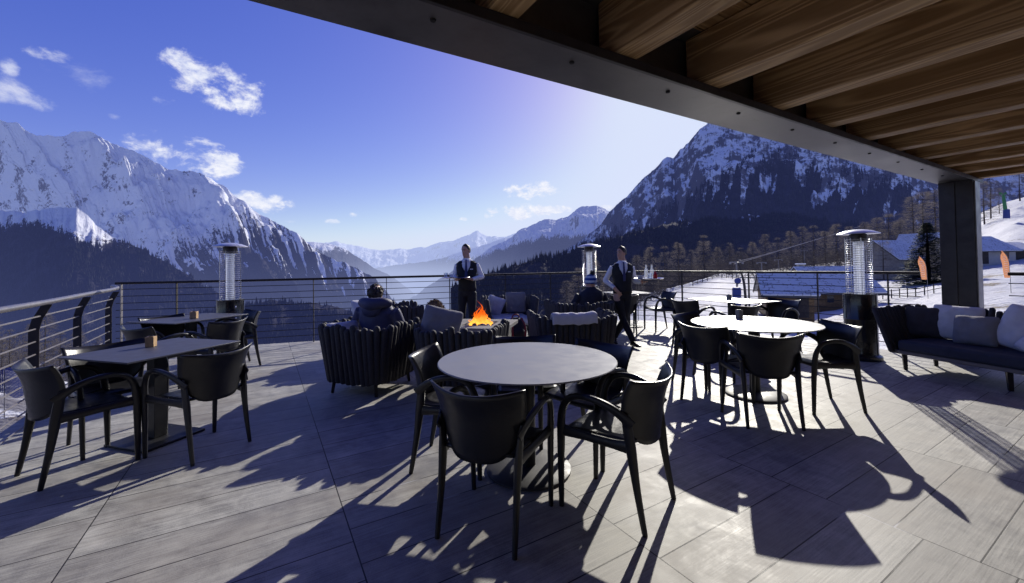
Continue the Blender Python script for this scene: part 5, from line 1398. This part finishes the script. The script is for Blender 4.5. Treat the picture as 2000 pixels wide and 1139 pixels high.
for px, py, wx, wy, dens, soft in ((395, 148, 86, 28, .95, .9), (440, 184, 58, 30, .98, .8), (360, 137, 40, 16, .8, 1.), (345, 300, 80, 27, .92, .7), (405, 318, 60, 24, .98, .6), (300, 290, 40, 16, .7, 1.), (520, 396, 52, 16, .95, .6), (1040, 370, 44, 14, 1., .4), (1012, 416, 50, 13, 1., .35), (1090, 409, 36, 7, .95, .4), (1182, 405, 20, 6, .9, .5),
    (102, 108, 42, 14, .75, 1.1), (40, 182, 66, 22, .62, 1.4), (150, 150, 60, 25, .25, 1.6), (18, 135, 20, 14, .7, 1.3), (690, 419, 9, 5, .8, .7), (652, 433, 14, 4, .6, .8), (905, 428, 8, 4, .8, .7), (560, 433, 16, 3, .35, 1.), (320, 197, 22, 8, .45, 1.2), (225, 228, 14, 6, .35, 1.2), (950, 422, 5, 5, .5, .7)):
    d = ray(px, py).normalized(); a0 = math.atan2(d.x, d.y); e0 = math.asin(d.z)
    ca = math.cos(a0); sx_ = 1.3 * wx / F * ca * ca; sy_ = 1.3 * wy / F * ca
    u = W.math('DIVIDE', W.math('SUBTRACT', az, a0), sx_); v = W.math('DIVIDE', W.math('SUBTRACT', el, e0), sy_)
    r2 = W.math('ADD', W.math('MULTIPLY', u, u), W.math('MULTIPLY', v, v))
    f_ = W.math('SUBTRACT', W.math('ADD', cnn, 1.0 - .15), r2)
    mk = W.math('MULTIPLY', W.smooth(f_, .0, .9 * soft + .5), dens)
    mk = W.math('MULTIPLY', mk, W.smooth(r2, 4.0, 1.6))
    total = mk if total is None else W.math('MAXIMUM', total, mk)
# deepen the blue towards violet as in the photograph
gm = W.n('ShaderNodeGamma'); W.l(sky.outputs[0], gm.inputs[0]); gm.inputs[1].default_value = .80
tint0 = gm.outputs[0]
fe = W.smooth(el, R(37), R(66), 1., .17)  # sky dimmed high overhead, out of view, to deepen shade on the terrace
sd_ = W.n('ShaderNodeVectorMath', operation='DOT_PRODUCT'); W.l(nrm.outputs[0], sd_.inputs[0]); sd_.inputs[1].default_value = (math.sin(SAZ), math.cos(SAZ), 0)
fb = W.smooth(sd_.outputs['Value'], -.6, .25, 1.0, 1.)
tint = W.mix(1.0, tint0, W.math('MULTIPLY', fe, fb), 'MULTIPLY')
hs = W.n('ShaderNodeHueSaturation'); hs.inputs['Hue'].default_value = .515; hs.inputs['Saturation'].default_value = 1.42; W.l(tint, hs.inputs['Color'])
tint2 = W.mix(1.0, hs.outputs[0], (1.60 * .15 * 1.3, 1.34 * .15 * 1.3, 1.62 * .15 * 1.3), 'MULTIPLY')
sp3 = W.n('ShaderNodeSeparateColor'); W.l(tint2, sp3.inputs[0]); cb3 = W.n('ShaderNodeCombineColor')
r_ = sp3.outputs[0]; b_ = sp3.outputs[2]
W.l(W.math('DIVIDE', r_, W.math('ADD', 1., W.math('MULTIPLY', r_, .40))), cb3.inputs[0])
W.l(W.math('MULTIPLY', W.math('POWER', sp3.outputs[1], 1.12), .765), cb3.inputs[1])
W.l(W.math('DIVIDE', b_, W.math('ADD', 1., W.math('MULTIPLY', b_, .44))), cb3.inputs[2])
for i_, mx in enumerate((.70, .77, .98)):
    q_ = W.n('ShaderNodeMath', operation='SMOOTH_MIN'); W.l(cb3.inputs[i_].links[0].from_socket, q_.inputs[0]); q_.inputs[1].default_value = mx; q_.inputs[2].default_value = .25; W.l(q_.outputs[0], cb3.inputs[i_])
tint2 = cb3.outputs[0]
cs = W.smooth(cn2, .3, .75)
cloudc = W.mix(cs, (.74, .79, .96), (.98, .98, 1.02))
fin = W.mix(total, tint2, cloudc)
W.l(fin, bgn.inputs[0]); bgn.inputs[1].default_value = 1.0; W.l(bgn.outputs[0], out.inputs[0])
sl = bpy.data.lights.new('sun', 'SUN'); sl.energy = 5.0; sl.angle = R(.5); sl.color = (1., .95, .85)
so = bpy.data.objects.new('sun', sl); C.objects.link(so)
dirv = Vector((math.sin(SAZ) * math.cos(SEL), math.cos(SAZ) * math.cos(SEL), math.sin(SEL)))
so.rotation_euler = dirv.to_track_quat('Z', 'Y').to_euler()
sc.view_settings.view_transform = 'Standard'; sc.view_settings.look = 'None'; sc.view_settings.exposure = 0; sc.view_settings.gamma = 1
sc.cycles.max_bounces = 8; sc.cycles.transparent_max_bounces = 24; sc.cycles.use_denoising = True; sc.cycles.sample_clamp_indirect = 6
